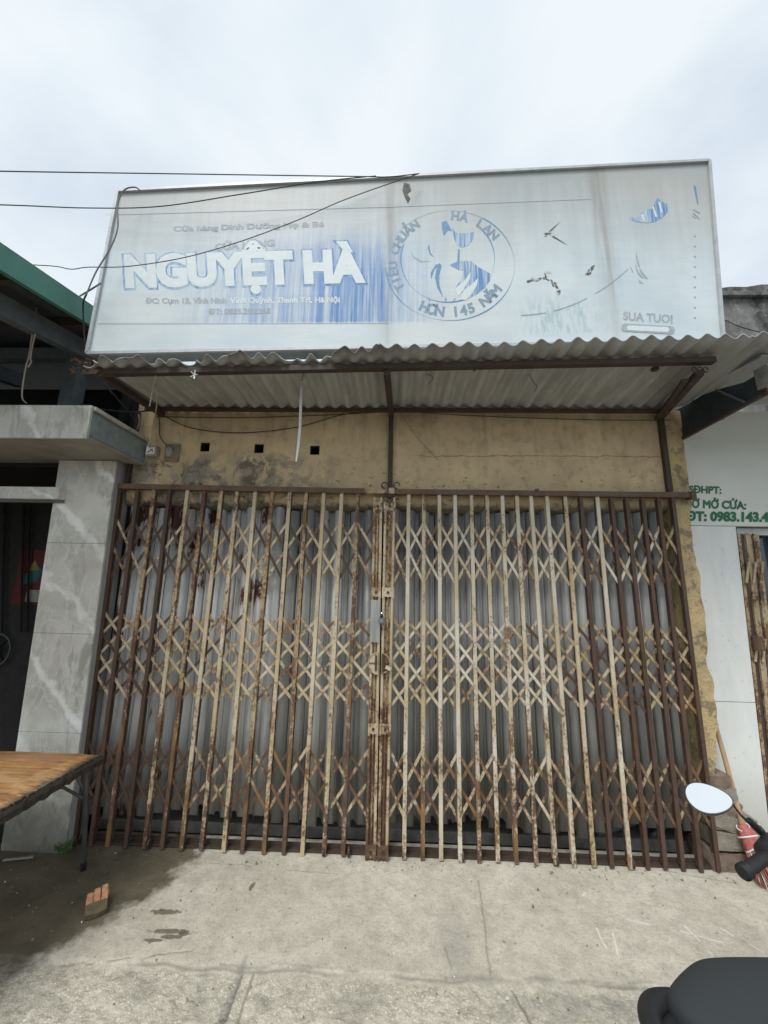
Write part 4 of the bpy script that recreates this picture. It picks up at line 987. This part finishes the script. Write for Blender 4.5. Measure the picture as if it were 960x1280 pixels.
# red poster
YP = 1.205
PW = lambda x, y, d=0: at(x, y, 'y', YP)+Vector((0, -d, 0))
po = thing('poster', 'red calendar poster with teal picture hanging in the dark left shop', 'poster', PW(30, 720))
MB().prism([PW(14, 755), PW(62, 757), PW(68, 688), PW(27, 686)], (0, 0, 0), (0, .004, 0)).build('sheet', M['red'], po)
MB().prism([PW(30, 730), PW(46, 727), PW(54, 712), PW(46, 706), PW(40, 712), PW(27, 722)], (0, -.002, 0), (0, -.0005, 0)).build('picture', M['teal'], po)
MB().prism([PW(36, 714), PW(44, 700), PW(50, 712)], (0, -.004, 0), (0, -.0025, 0)).build('picture', M['orange_blot'], po)
MB().prism([PW(31, 752), PW(50, 753), PW(52, 738), PW(34, 737)], (0, -.002, 0), (0, -.0005, 0)).build('date_block', M['grey_plastic'], po)
fan = thing('wall_fan', 'dim ring of a dark fan on the wall of the left shop', 'fan', PW(2, 810))
MB().tube([PW(0, 812)+Vector((.13*math.cos(a), -.03, .15*math.sin(a))) for a in [k*2*math.pi/24 for k in range(25)]], .007, 6).build('guard', M['steel_grey'], fan)
for a in range(0, 180, 45): MB().beam(PW(0, 812)+Vector((.12*math.cos(R(a)), -.03, .14*math.sin(R(a)))), PW(0, 812)-Vector((.12*math.cos(R(a)), .03, .14*math.sin(R(a)))), .02, .006).build('blade', M['dark'], fan)

# roof of the left shop
rf = thing('left_roof', 'green edged sheet metal roof of the left shop seen from below', 'roof', (-3, -.5, 3.4))
ZR = lambda y, d=0: 3.400+(y+.463)*.19+d
xr = -2.0
def prof(y0, y1, x0, x1, d0, d1, mat, name, bev=0):
    MB().hexa([(x0, y0, ZR(y0, d0)), (x1, y0, ZR(y0, d0)), (x1, y1, ZR(y1, d0)), (x0, y1, ZR(y1, d0)), (x0, y0, ZR(y0, d1)), (x1, y0, ZR(y0, d1)), (x1, y1, ZR(y1, d1)), (x0, y1, ZR(y1, d1))]).build(name, mat, rf, bev)
prof(-1.9, 1.4, xr, xr+.006, -.135, 0, M['green'], 'barge_flashing')
prof(-1.9, 1.4, xr-.09, xr+.006, .001, .006, M['green'], 'barge_flashing')
prof(-1.9, 1.4, xr-.025, xr-.001, -.135, -.131, M['green'], 'flashing_lip')
prof(-1.9, 1.4, -4.7, xr-.03, -.03, -.02, simple('dark_roof_sheet', (.07, .075, .08), .7), 'roof_sheet')
for x in (-2.03, ): prof(-1.9, 1.4, x-.02, x, -.13, -.032, M['dark'], 'barge_board')
prof(-1.9, .5, -2.34, -2.27, -.23, -.10, M['steel_grey'], 'rafter')
prof(-1.9, .5, -3.5, -3.43, -.23, -.10, M['steel_grey'], 'rafter')
for y in (-1.4, -.9, -.4, .2): prof(y, y+.05, -4.7, -2.06, -.095, -.035, M['dark_rust'], 'purlin')
c0 = at(92, 441, 'y', -.10)
MB().beam((-4.6, -.10, c0.z-.02), (-2.28, -.10, c0.z-.02), .06, .085).build('cross_beam', M['steel_grey'], rf)
colm = MB(); colm.beam((-2.385, -.10, 2.684), (-2.385, -.10, c0.z+.05), .10, .10); colm.build('column', M['steel_grey'], rf)
MB().beam((-3.6, -.10, 2.684), (-3.6, -.10, c0.z+.05), .10, .10).build('column', M['steel_grey'], rf)
# dark wall closing the attic
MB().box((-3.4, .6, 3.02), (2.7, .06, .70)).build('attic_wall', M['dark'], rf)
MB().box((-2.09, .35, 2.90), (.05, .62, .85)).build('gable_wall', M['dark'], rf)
cable('pale cord hanging in a loop from the grey rafter of left roof', [at(45, 385, 'y', -.55), at(45, 398, 'y', -.55), at(40, 420, 'y', -.53), at(36, 445, 'y', -.50), at(32, 460, 'y', -.49), at(28, 485, 'y', -.48), at(28, 498, 'y', -.48), at(33, 504, 'y', -.47)], .004, M['rope'], 'cord', 'cord')
cable('second strand of the pale cord knotted under left rafter', [at(45, 400, 'y', -.552), at(46, 408, 'y', -.55), at(41, 430, 'y', -.52), at(38, 448, 'y', -.50), at(39, 452, 'y', -.49), at(35, 459, 'y', -.49)], .004, M['rope'], 'cord', 'cord')
# dead leaves snagged where awning meets left roof
lf = MB(); rs = random.Random(3)
for k in range(34):
    c = at(rs.uniform(90, 128), rs.uniform(449, 468), 'y', -.60+rs.uniform(-.03, .03)); q = Matrix.Rotation(rs.uniform(0, 6), 3, Vector((rs.random(), rs.random(), rs.random())).normalized())
    P_ = [c+q@Vector(v) for v in ((-.022, 0, 0), (0, .009, .004), (.022, 0, 0), (0, -.009, .004))]; lf.add(P_, [(0, 1, 2, 3)])
o = stuff(lf.build('dead_leaves', simple('dry_leaf', (.15, .09, .055), .8, 0, .4))); o['label'] = 'dry brown leaves snagged at the left corner of the awning'

# ------------------------------------------------------------------ table
M['wood'] = wood()
zt = .665
tb_ = thing('wooden_table', 'weathered orange plank table with blackened edge at the left', 'table', (-2.1, -.6, 0))
xR = at(127, 942, 'z', zt).x; yF = at(127, 942, 'z', zt).y; yN = yF-1.02
seam_y = [yF, at(0, 957, 'z', zt).y-.01, at(0, 990, 'z', zt).y-.012, yN+.40, yN+.2, yN]
for k in range(5):
    a, b_ = seam_y[k], seam_y[k+1]; m = MB(); n = 40; rings = []; L0 = -3.0
    rs = random.Random(k)
    for i in range(n+1):
        x = L0+(xR-L0)*i/n; j0 = rs.uniform(-.0012, .0012); e = (.012 if i > n-3 else 0)*rs.random()
        if i == n: x -= rs.random()*.01
        rings.append([Vector((x, a-.005, zt-.028)), Vector((x, b_+.005, zt-.028)), Vector((x, b_+.005+j0, zt-.002-e)), Vector((x, b_+.009, zt-e*.4-.002*(k % 2))), Vector((x, a-.009, zt-e*.4-.002*(k % 2))), Vector((x, a-.005+j0, zt-.002-e))])
    m.loft(rings); m.build('plank', M['wood'], tb_)
charr = simple('charred_wood', (.045, .038, .030), .85, 0, .6, 30, .006)
# splintered edge batten on the right end
m = MB(); rings = []; rs = random.Random(12); n = 50
for i in range(n+1):
    y = yF+.005-(yF-yN)*i/n; q = rs.uniform(-.006, .006); h_ = rs.uniform(0, .008)
    rings.append([Vector((xR-.055, y, zt-.058+h_)), Vector((xR+.012+q, y, zt-.055+h_)), Vector((xR+.018+q, y, zt-.02)), Vector((xR+.006+q, y, zt-.004-h_)), Vector((xR-.055, y, zt-.029))])
m.loft(rings); m.build('edge_batten', charr, tb_)
MB().beam((-3.0, yF-.02, zt-.045), (xR-.03, yF-.02, zt-.045), .03, .03).build('frame_rail', M['galv'], tb_)
legm = simple('dark_steel_tube', (.10, .105, .10), .45, .4, .3, 12)
lx, ly = -1.745, -.21
for (x, y, xt_, yt_) in ((-1.712, -.195, xR-.04, yF-.05), (-1.66, yN+.06, xR-.05, yN+.08), (-2.9, -.195, -2.9, yF-.05), (-2.9, yN+.06, -2.9, yN+.08)):
    lo = MB().tube([(x, y, 0), (x+(xt_-x)*.5, y+(yt_-y)*.5, .33), (xt_, yt_, zt-.03)], .0125, 10).build('leg', legm, tb_)
    MB().tube([(x, y, 0), (x+(xt_-x)*.08, y+(yt_-y)*.08, .05)], .0145, 10).build('foot', M['rubber'], lo)
k1 = Vector((-1.745, -.27, .40))
for d_ in ((-.20, -.20), (-.16, -.02)):
    MB().tube([(-1.682, -.27, .38), (-1.682+d_[0], -.27+d_[1], zt-.04)], .008, 8).build('brace', legm, tb_)
MB().tube([(-1.684, -.268, .355), (-1.682, -.272, .40)], .019, 10).build('collar', M['dark_rust'], tb_)

# ------------------------------------------------------------------ right neighbour
nb = thing('right_shop_front', 'white panelled front of the right shop beside the ochre jamb', 'shopfront', (2.4, .15, 0))
YB = .16
B = lambda px, py, d=0: at(px, py, 'y', YB)+Vector((0, -d, 0))
zj = 2.085
bd = MB().box((3.4, YB+.02, (zj+2.98)/2), (2.8, .04, 2.98-zj-.004)).build('sign_panel', M['boardgrey'], nb)
put_text('OSĐHPT:', 851, 615.5, 901, 617, 8.5, lambda X, Y, d: B(X, Y, .001+d), M['green_ink'], bd, off=None, line=.042, split=True)
put_text('GIỜ MỞ CỬA:', 852, 634, 932, 636.5, 9.5, lambda X, Y, d: B(X, Y, .001+d), M['green_ink'], bd, off=None, line=.042, split=True)
put_text('ĐT: 0983.143.42', 858, 650.5, 968, 652, 11, lambda X, Y, d: B(X, Y, .001+d), M['green_ink'], bd, off=None, line=.055, split=True)
def panel(xt0, xt1, xb0, xb1, z0, z1, name='wall_panel'):
    f = lambda a, b, z: b+(a-b)*z/zj
    MB().hexa([(f(xt0, xb0, z0), YB, z0), (f(xt1, xb1, z0), YB, z0), (f(xt1, xb1, z0), YB+.04, z0), (f(xt0, xb0, z0), YB+.04, z0), (f(xt0, xb0, z1), YB, z1), (f(xt1, xb1, z1), YB, z1), (f(xt1, xb1, z1), YB+.04, z1), (f(xt0, xb0, z1), YB+.04, z1)]).build(name, M['board'], nb, .001)
zm = at(900, 877, 'y', YB).z
e1 = at(920, 660, 'y', YB).x; e0 = at(958, 1000, 'y', YB).x; e0 = e1-(e1-e0)*zj/(zj-.33)
panel(2.0, e1, 2.0, e0, zm+.002, zj-.002); panel(2.0, e1, 2.0, e0, -.02, zm-.002)
# dark doorway with its own gate folded to one side
MB().hexa([(e0+.003, .30, 0), (5.0, .30, 0), (5.0, .32, 0), (e0+.003, .32, 0), (e1+.003, .30, zj), (5.0, .30, zj), (5.0, .32, zj), (e1+.003, .32, zj)]).build('doorway_back', M['glass'], nb)
MB().box((3.8, .24, zj-.03), (2.5, .05, .05)).build('door_head', M['alu'], nb)
for x in (2.86, 3.5): MB().box((x, .28, 1.02), (.05, .03, 2.0)).build('mullion', M['alu'], nb)
g2 = thing('folded_gate', 'rusty cream collapsible gate folded into a bundle beside white panel', 'folding gate', (2.6, .2, 0))
for k in range(6):
    xt_ = e1+.035+k*.028; xb_ = e0+.035+k*.028
    MB().beam((xb_, .19+.012*(k % 2), .02), (xt_, .19+.012*(k % 2), zj-.05), .015, .02).build('bar', M['bar_tan'] if k != 1 else M['bar_brown'], g2)
for z in (.35, 1.22, 1.75):
    for k in range(3): MB().beam((e0+.04+(e1-e0)*z/zj+k*.05, .175, z-.07), (e0+.08+(e1-e0)*z/zj+k*.05, .175, z+.08), .006, .016).build('lattice_strip', M['bar_cream'], g2)
zl = at(943, 803, 'y', .17).z; xl = at(946, 803, 'y', .17).x
MB().tube([(xl, .165, zl-.05), (xl, .160, zl+.04)], .035, 12).build('lock_plate', M['rail'], g2)
# canopy of the right shop
cn = thing('right_canopy', 'dark sheet canopy with shiny foil gutter between the awning and right shop', 'canopy', (2.2, -.2, 2.8))
xc = 2.11; pts = [Vector((xc, .15, 2.705)), Vector((xc, -.61, 2.722)), at(953, 463, 'x', xc)]
for (px, py) in ((940, 472), (930, 478), (915, 482), (900, 486), (880, 493), (868, 500), (856, 507)): pts.append(at(px, py, 'x', xc))
pts.append(Vector((xc, .15, 2.95)))
MB().prism(pts, (0, 0, 0), (.012, 0, 0)).build('side_sheet', simple('dark_blue_sheet', (.035, .048, .055), .6), cn)
MB().beam((xc-.004, .15, 2.700), (xc-.004, -.62, 2.716), .022, .02).build('edge_angle', M['dark_rust'], cn)
MB().beam(at(895, 487, 'x', xc-.012), at(932, 503, 'x', xc-.012), .010, .010).build('brace', M['steel_grey'], cn)
MB().hexa([(xc+.02, -.60, 2.95), (4.6, -.60, 2.95), (4.6, .14, 3.02), (xc+.02, .14, 3.02), (xc+.02, -.60, 2.965), (4.6, -.60, 2.965), (4.6, .14, 3.035), (xc+.02, .14, 3.035)]).build('canopy_sheet', M['galv'], cn)
# gutter box wrapped in crinkled foil
bm_ = MB(); x0, x1 = 2.075, 3.1; n = 24; rings = []; rs = random.Random(4)
for i in range(n+1):
    x = x0+(x1-x0)*i/n; j = lambda: rs.uniform(-.006, .006)
    rings.append([Vector((x, -.66+j(), 2.735+j())), Vector((x, -.70+j(), 2.80+j())), Vector((x, -.67+j(), 2.86+j())), Vector((x, -.60+j(), 2.86+j())), Vector((x, -.60, 2.735+j()))])
bm_.loft(rings); bm_.build('gutter', M['foil'], cn)
cable('fine wires criss-crossing the dark side of the right canopy', [at(860, 492, 'x', xc-.02), at(872, 508, 'x', xc-.02), at(893, 526, 'x', xc-.02)], .0025, M['brown_wire'])
# weathered concrete parapet further back
bk = thing('concrete_wall', 'tall blackened concrete parapet rising behind the right end of the sign', 'wall', (3.6, .7, 0))
P0 = at(900, 358, 'y', .6); P1 = at(1100, 352, 'y', .6); m = MB(); n = 30; rings = []; rs = random.Random(8)
for i in range(n+1):
    x = 2.3+(4.4)*i/n; z = P0.z+.02*math.sin(i*.9)+rs.uniform(-.012, .012); rings.append([Vector((x, .6, .0)), Vector((x, .6, z)), Vector((x, .8, z+.01)), Vector((x, .8, 0))])
m.loft(rings); m.build('wall_body', M['oldconc'], bk)
m = MB(); m.box((4.5, .58, P0.z-.11), (4.4, .05, .045)); m.build('ledge', M['oldconc'], bk, .008)
cable('thin wire running down across the blackened parapet', [at(906, 400, 'y', .5), at(930, 410, 'y', .5), at(975, 421, 'y', .5)], .004, M['black_wire'])

# ------------------------------------------------------------------ broom
br = thing('broom', 'broom with tan wooden handle and red white bristles by the white panel', 'broom', (2.08, -.1, 0))
h0 = at(883, 866, 'y', .14); h1 = at(929, 1036, 'y', -.02)
MB().tube([h0, lerp(h0, h1, .5)+Vector((.004, 0, 0)), h1], [.0125, .0135, .0145], 10).build('handle', M['bamboo'], br)
hb = at(905, 1012, 'y', -.03); top = h1+Vector((0, 0, .01)); tip = at(978, 1116, 'y', -.11); tip.z = .02
redp = simple('red_plastic_bristle', (.42, .12, .115), .5, 0, .3, 50); whitep = M['white_plastic']
ax = (tip-top).normalized(); sd_ = Vector((1, .0, .35)).normalized(); sd_ = (sd_-ax*sd_.dot(ax)).normalized(); nn = ax.cross(sd_)
LB = (tip-top).length
rg_ = []
for t, wd, th in ((-.06, .018, .018), (.0, .030, .024), (.10, .044, .032), (.30, .060, .038), (.55, .070, .04)):
    rg_.append([top+ax*LB*t+(sd_*math.cos(a)*wd+nn*math.sin(a)*th)*(1+.06*math.sin(a*7+t*9)) for a in [k*2*math.pi/28 for k in range(28)]])
MB().loft(rg_).build('bristle_wrap', redp, br)
for j, t in enumerate((.0, .17, .34)):
    wd = (.030, .054, .065)[j]; P_ = []
    for k in range(29):
        a = k*2*math.pi/28; P_.append(top+ax*LB*(t+.05*math.sin(a*1+j*2))+(sd_*math.cos(a)*(wd+.003)+nn*math.sin(a)*(wd*.55+.004)))
    MB().tube(P_, .004, 5).build('binding', whitep, br)
for nm, mat, seed, cnt in (('bristles', redp, 1, 170), ('bristles', M['leaf'], 2, 50), ('bristles', whitep, 3, 45)):
    rs = random.Random(seed); m = MB()
    for k in range(cnt):
        a = rs.uniform(0, 2*math.pi); q = math.sqrt(rs.random()); p0 = top+ax*LB*.35+sd_*math.cos(a)*.068*q+nn*math.sin(a)*.036*q
        p2 = top+ax*LB*(.95+rs.uniform(-.08, .06))+sd_*math.cos(a)*.115*q+nn*math.sin(a)*.06*q+Vector((rs.uniform(-.012, .012), rs.uniform(-.012, .012), 0))
        p2.z = max(p2.z, .004); p1 = (p0+p2)/2+sd_*rs.uniform(-.012, .012)
        m.tube([p0, p1, p2], [.0028, .0024, .0014], 4)
    o = m.build(nm, mat, br); stuff(o)

# ------------------------------------------------------------------ small ground things
bkr = thing('broken_brick', 'broken orange brick with three prongs on the wet ground', 'brick', (-1.42, -.45, 0))
rot = Matrix.Rotation(R(36), 3, 'Z'); rx_ = Matrix.Rotation(R(16), 3, 'X')
bc = at(119, 1143, 'z', .0)+Vector((0, 0, .024)); T_ = lambda v: bc+rot@(rx_@(Vector(v)*.84))
m = MB(); n = 10; rings = []; rs = random.Random(2)
for i in range(n+1):
    x = -.052+.104*i/n; yb = -.012+.004*rs.random(); c_ = .010*((i/n-.5)*2)**2
    rings.append([T_((x, -.035+c_, -.022)), T_((x, .036+yb, -.022)), T_((x, .036+yb, .024)), T_((x, -.028+c_, .026)), T_((x, -.040+c_, .012))])
m.loft(rings); m.smooth = False; m.build('brick_body', M['brick_moss'], bkr)
for k, (xx, ln) in enumerate(((-.036, .066), (.0, .082), (.037, .090))):
    m = MB(); rg2 = []
    for j in range(6):
        y = .020+ln*j/5; q = rs.uniform(-.0015, .0015); wq = .0165-(.002 if j == 5 else 0)
        rg2.append([T_((xx-wq+q, y, -.022)), T_((xx+wq+q, y, -.022)), T_((xx+wq+q, y, .024)), T_((xx+wq*.8, y, .027)), T_((xx-wq*.8, y, .027)), T_((xx-wq+q, y, .024))])
    m.loft(rg2); m.smooth = False; m.build('prong', M['brick'], bkr)
# weed at the pillar's foot
wd_ = thing('weed', 'small green weed sprouting at the foot of the stone pillar', 'plant', (-1.83, -.17, 0))
rs = random.Random(6); wc_ = at(84, 1062, 'z', .0); wc_.y -= .03
for k in range(46):
    a = rs.uniform(0, 6.28); l = rs.uniform(.04, .12); c = wc_+Vector((rs.gauss(0, .022), rs.gauss(0, .012), .0)); d = Vector((math.cos(a)*.5, math.sin(a)*.4, rs.uniform(.5, 1.1))).normalized(); s_ = d.cross(Vector((0, 0, 1))).normalized()*rs.uniform(.003, .008)
    p1 = c+d*l*.6; p2 = c+d*l+Vector((0, 0, -.015)); m = MB()
    m.add([c, p1-s_, p2, p1+s_], [(0, 1, 2, 3)]); m.build('leaf', M['leaf'], wd_)
# grit, chips and twigs
rs = random.Random(10); m = MB(); mw = MB()
for k in range(420):
    x = rs.uniform(-2.2, 2.2); y = rs.uniform(-1.3, -.03) if rs.random() < .8 else rs.uniform(-.1, .0); s_ = rs.uniform(.0012, .0038)*(1.7 if rs.random() < .06 else 1)
    tgt = mw if rs.random() < .12 else m
    zc = s_*.3 if y > -.7 else -.008
    tgt.box((x, y, zc+.002), (s_*2, s_*1.5, s_), Matrix.Rotation(rs.uniform(0, 3), 3, Vector((rs.random(), rs.random(), 1)).normalized()), .3)
o = stuff(m.build('grit', M['mortar'])); o['label'] = 'scattered grit and mortar crumbs on the concrete'
o = stuff(mw.build('plaster_chips', M['white_plastic'])); o['label'] = 'scattered white plaster chips on the concrete'
o = thing('stick', 'flat pale stick lying on dark wet ground below the table', 'stick', at(40, 1070, 'z', 0)); 
MB().beam(at(4, 1075, 'z', .012), at(42, 1071, 'z', .012), .012, .008).build('stick_body', M['grey_plastic'], o)

# ------------------------------------------------------------------ scooter (only tail of the seat, left grip and mirror reach into the frame)
sc = thing('scooter', 'parked scooter with charcoal seat and round-ended left mirror at lower right', 'scooter', (1.1, -1.75, 0))
HD = R(6); hx = Vector((math.cos(HD), math.sin(HD), 0)); hl = Vector((-math.sin(HD), math.cos(HD), 0)); Zv = Vector((0, 0, 1))
SO = Vector((.632, -1.712, 0))            # tail of the seat
P3 = lambda a, l, z: SO+hx*a+hl*l+Zv*z
def sect(a, wl, zt_, zb_, e=2.6, n=28, sq=.0):
    r_ = []
    for k in range(n):
        t = 2*math.pi*k/n; c_, s_ = math.cos(t), math.sin(t)
        x = math.copysign(abs(c_)**(2/e), c_)*wl; z = (zt_+zb_)/2+math.copysign(abs(s_)**(2/e), s_)*(zt_-zb_)/2
        r_.append(P3(a, x, z))
    return r_
seat = MB(); seat.loft([sect(a, w_, zt_, zb_) for a, w_, zt_, zb_ in ((-.002, .05, .735, .71), (.004, .075, .760, .70), (.018, .092, .773, .69), (.06, .115, .781, .685), (.12, .143, .786, .68), (.155, .154, .786, .68), (.215, .156, .785, .68), (.40, .158, .775, .67), (.55, .150, .755, .66), (.70, .12, .735, .66), (.80, .08, .73, .66), (.83, .04, .72, .67))])
so_ = seat.build('seat', M['vinyl'], sc); sbm = so_.modifiers.new('smooth', 'SUBSURF'); sbm.levels = 1; sbm.render_levels = 2
MB().tube([P3(.012, .062, .70)]+[P3(a, w_, z) for a, w_, z in ((.05, .104, .69), (.12, .142, .685), (.2, .160, .685), (.4, .163, .675), (.6, .145, .665))], .004, 6).build('seat_piping', M['rubber'], so_)
# grab rail wrapping the tail
rail_ = [(0.1, 0.118, 0.7), (0.03, 0.098, 0.724), (-0.012, 0.084, 0.736), (-0.045, 0.062, 0.742), (-0.066, 0.03, 0.744), (-0.07, 0, 0.744), (-0.056, -0.03, 0.744), (-0.038, -0.062, 0.742), (-0.01, -0.082, 0.736), (0.03, -0.098, 0.724), (0.1, -0.118, 0.7)]
m = MB(); rr_ = []
for i, (a, l, z) in enumerate(rail_):
    p = P3(a, l, z); q = Vector(rail_[min(i+1, 10)])-Vector(rail_[max(i-1, 0)]); tg = (hx*q.x+hl*q.y).normalized(); nrm = tg.cross(Zv)
    rr_.append([p+nrm*.023*math.cos(t)+Zv*.018*math.sin(t) for t in [k*2*math.pi/12 for k in range(12)]])
m.loft(rr_); gr_ = m.build('grab_rail', M['blackplastic'], sc); gm = gr_.modifiers.new('smooth', 'SUBSURF'); gm.levels = 1; gm.render_levels = 2
m = MB(); m.loft([sect(a, w_, .738, .66, 4) for a, w_ in ((-.056, .03), (-.03, .066), (.06, .10), (.14, .11))]); m.build('tail_cowl', M['blackplastic'], sc)
m = MB(); m.loft([sect(a, w_, zt_, zb_, 3) for a, w_, zt_, zb_ in ((-.055, .04, .722, .62), (-.035, .06, .720, .58), (.05, .11, .70, .52), (.20, .165, .69, .47), (.45, .165, .675, .42), (.68, .14, .66, .38), (.80, .11, .65, .35))]); m.build('rear_body', M['scooter_paint'], sc)
MB().box(P3(-.075, 0, .62), (.02, .14, .05), Matrix.Rotation(HD, 3, 'Z')).build('tail_light', simple('red_lens', (.35, .01, .01), .2), sc, .006)
def wheel(cx, name='wheel', cl=0):
    c = P3(cx, cl, .245); t_ = []
    for i in range(33):
        a = 2*math.pi*i/32; t_.append(c+hx*.205*math.cos(a)+Zv*.205*math.sin(a))
    wo = MB().tube(t_, .042, 10, False).build(name, M['rubber'], sc)
    MB().tube([c-hl*.035, c+hl*.035], .15, 24).build('rim', M['blackplastic'], wo)
wheel(.16, cl=-.02); wheel(1.30, cl=-.02)
MB().box(P3(.86, 0, .30), (.34, .26, .06), Matrix.Rotation(HD, 3, 'Z')).build('footboard', M['blackplastic'], sc, .015)
m = MB(); m.loft([[P3(a, .0+math.cos(t)*w_, z)+hx*.02*math.sin(t) for t in [k*2*math.pi/16 for k in range(16)]] for a, w_, z in ((.98, .16, .28), (1.02, .20, .45), (1.04, .20, .62), (1.02, .15, .78), (.99, .08, .86))]); m.build('leg_shield', M['scooter_paint'], sc)
MB().tube([P3(1.26, -.07, .25), P3(1.10, -.05, .6)], .018, 8).build('fork', M['chrome'], sc); MB().tube([P3(1.26, .07, .25), P3(1.10, .05, .6)], .018, 8).build('fork', M['chrome'], sc)
# handlebar turned hard left, left grip reaching toward the viewer
d_g = lambda px, py, w_: CAM+(fw+rt*((px-480)/F)-up*((py-640)/F))*w_
ga = d_g(928, 1091, .92); gb = d_g(985, 1052, 1.02)
gdir = (gb-ga).normalized(); stem = gb+gdir*.24+Vector((.02, 0, .0))
hbx = MB(); hbx.tube([gb-gdir*.01, gb+gdir*.1, stem], [.011, .014, .02], 10); hbx.tube([stem, stem+gdir*.2+Vector((0, -.02, 0)), stem+gdir*.42+Vector((0, -.06, -.02))], [.02, .014, .016], 10); hbx.build('handlebar', M['blackplastic'], sc)
MB().tube([P3(1.02, 0, .7), stem], .03, 12).build('steering_stem', M['blackplastic'], sc)
m = MB(); pts = []; rr = []
N_ = 30
for i in range(N_+1):
    t = i/N_; pts.append(ga+gdir*.125*t); r_ = .0138+(.0007*math.sin(t*60) if .2 < t < .95 else 0)+(.0035 if t < .10 else 0)+(.003 if .13 < t < .17 else 0)
    rr.append(r_*(.72 if i == 0 else 1))
m.tube(pts, rr, 18); m.build('grip', M['rubber'], sc)
m = MB(); c_ = ga+gdir*.165; 
m.tube([c_-gdir*.045, c_-gdir*.038, c_, c_+gdir*.05, c_+gdir*.07], [.012, .029, .033, .031, .02], 16); m.build('switch_housing', M['blackplastic'], sc)
# headlight cowl
m = MB(); m.tube([stem+Vector((-.05, -.03, -.03)), stem, stem+Vector((.06, .04, -.02)), stem+Vector((.12, .08, -.06))], [.06, .09, .085, .05], 16); m.build('handlebar_cowl', M['scooter_paint'], sc)
# left mirror: oval tilted with its low end at the stalk
mc = d_g(886, 998, 1.0); tocam = (CAM-mc).normalized()
mn = (tocam+Vector((-.15, -.25, 1.25)).normalized()*1.0).normalized()
sx_ = (d_g(914, 1014, 1.0)-d_g(858, 983, 1.0)); sx_ = (sx_-mn*sx_.dot(mn)).normalized(); sy_ = mn.cross(sx_)
def egg(a): 
    c_, s_ = math.cos(a), math.sin(a); return (.0485*c_, .0345*s_*(1-.24*c_))
# the mirror plane is foreshortened: stretch across it so the outline is the oval a rider sees
def fit(n_=36, k=1.0, off=0): 
    o = []
    for i in range(n_):
        x, y = egg(2*math.pi*i/n_); o.append(mc+sx_*x*k+sy_*y*k*1.02+mn*off)
    return o
rim_pts = [fit(k=.6, off=-.024), fit(k=.9, off=-.018), fit(k=1.02, off=-.006), fit(k=1.04, off=.001), fit(k=1.0, off=.0015)]
MB().loft(rim_pts).build('mirror_shell', M['blackplastic'], sc)
MB().prism(fit(k=.985), mn*.0, mn*.0022).build('mirror_glass', M['mirror'], sc)
MB().tube([mc+sx_*.045-mn*.008, d_g(926, 1019, 1.01), d_g(938, 1030, 1.02), d_g(950, 1042, 1.03)], [.0025, .0027, .004, .005], 8).build('mirror_stalk', M['blackplastic'], sc)
MB().tube([d_g(936, 1025, 1.02), d_g(939, 1028, 1.02), d_g(950, 1040, 1.03)], [.007, .009, .009], 10).build('stalk_boot', M['rubber'], sc)
MB().tube([d_g(948, 1036, 1.03), d_g(955, 1046, 1.03)], .011, 10).build('mirror_nut', M['chrome'], sc)
# matching right mirror, out of the frame
m2 = stem+gdir*.33+Vector((.05, .02, .15)); 
MB().loft([[m2+sx_*k_*.066*math.cos(a)+sy_*k_*.047*math.sin(a)+mn*o_ for a in [2*math.pi*i/24 for i in range(24)]] for k_, o_ in ((.6, -.024), (1, -.006), (1.03, .001), (.98, .002))]).build('mirror_shell', M['blackplastic'], sc)
MB().tube([stem+gdir*.2, m2-mn*.02], .005, 8).build('mirror_stalk', M['blackplastic'], sc)
MB().tube([P3(.42, -.06, .30), P3(.46, .16, .03)], .012, 8).build('kickstand', M['chrome'], sc)
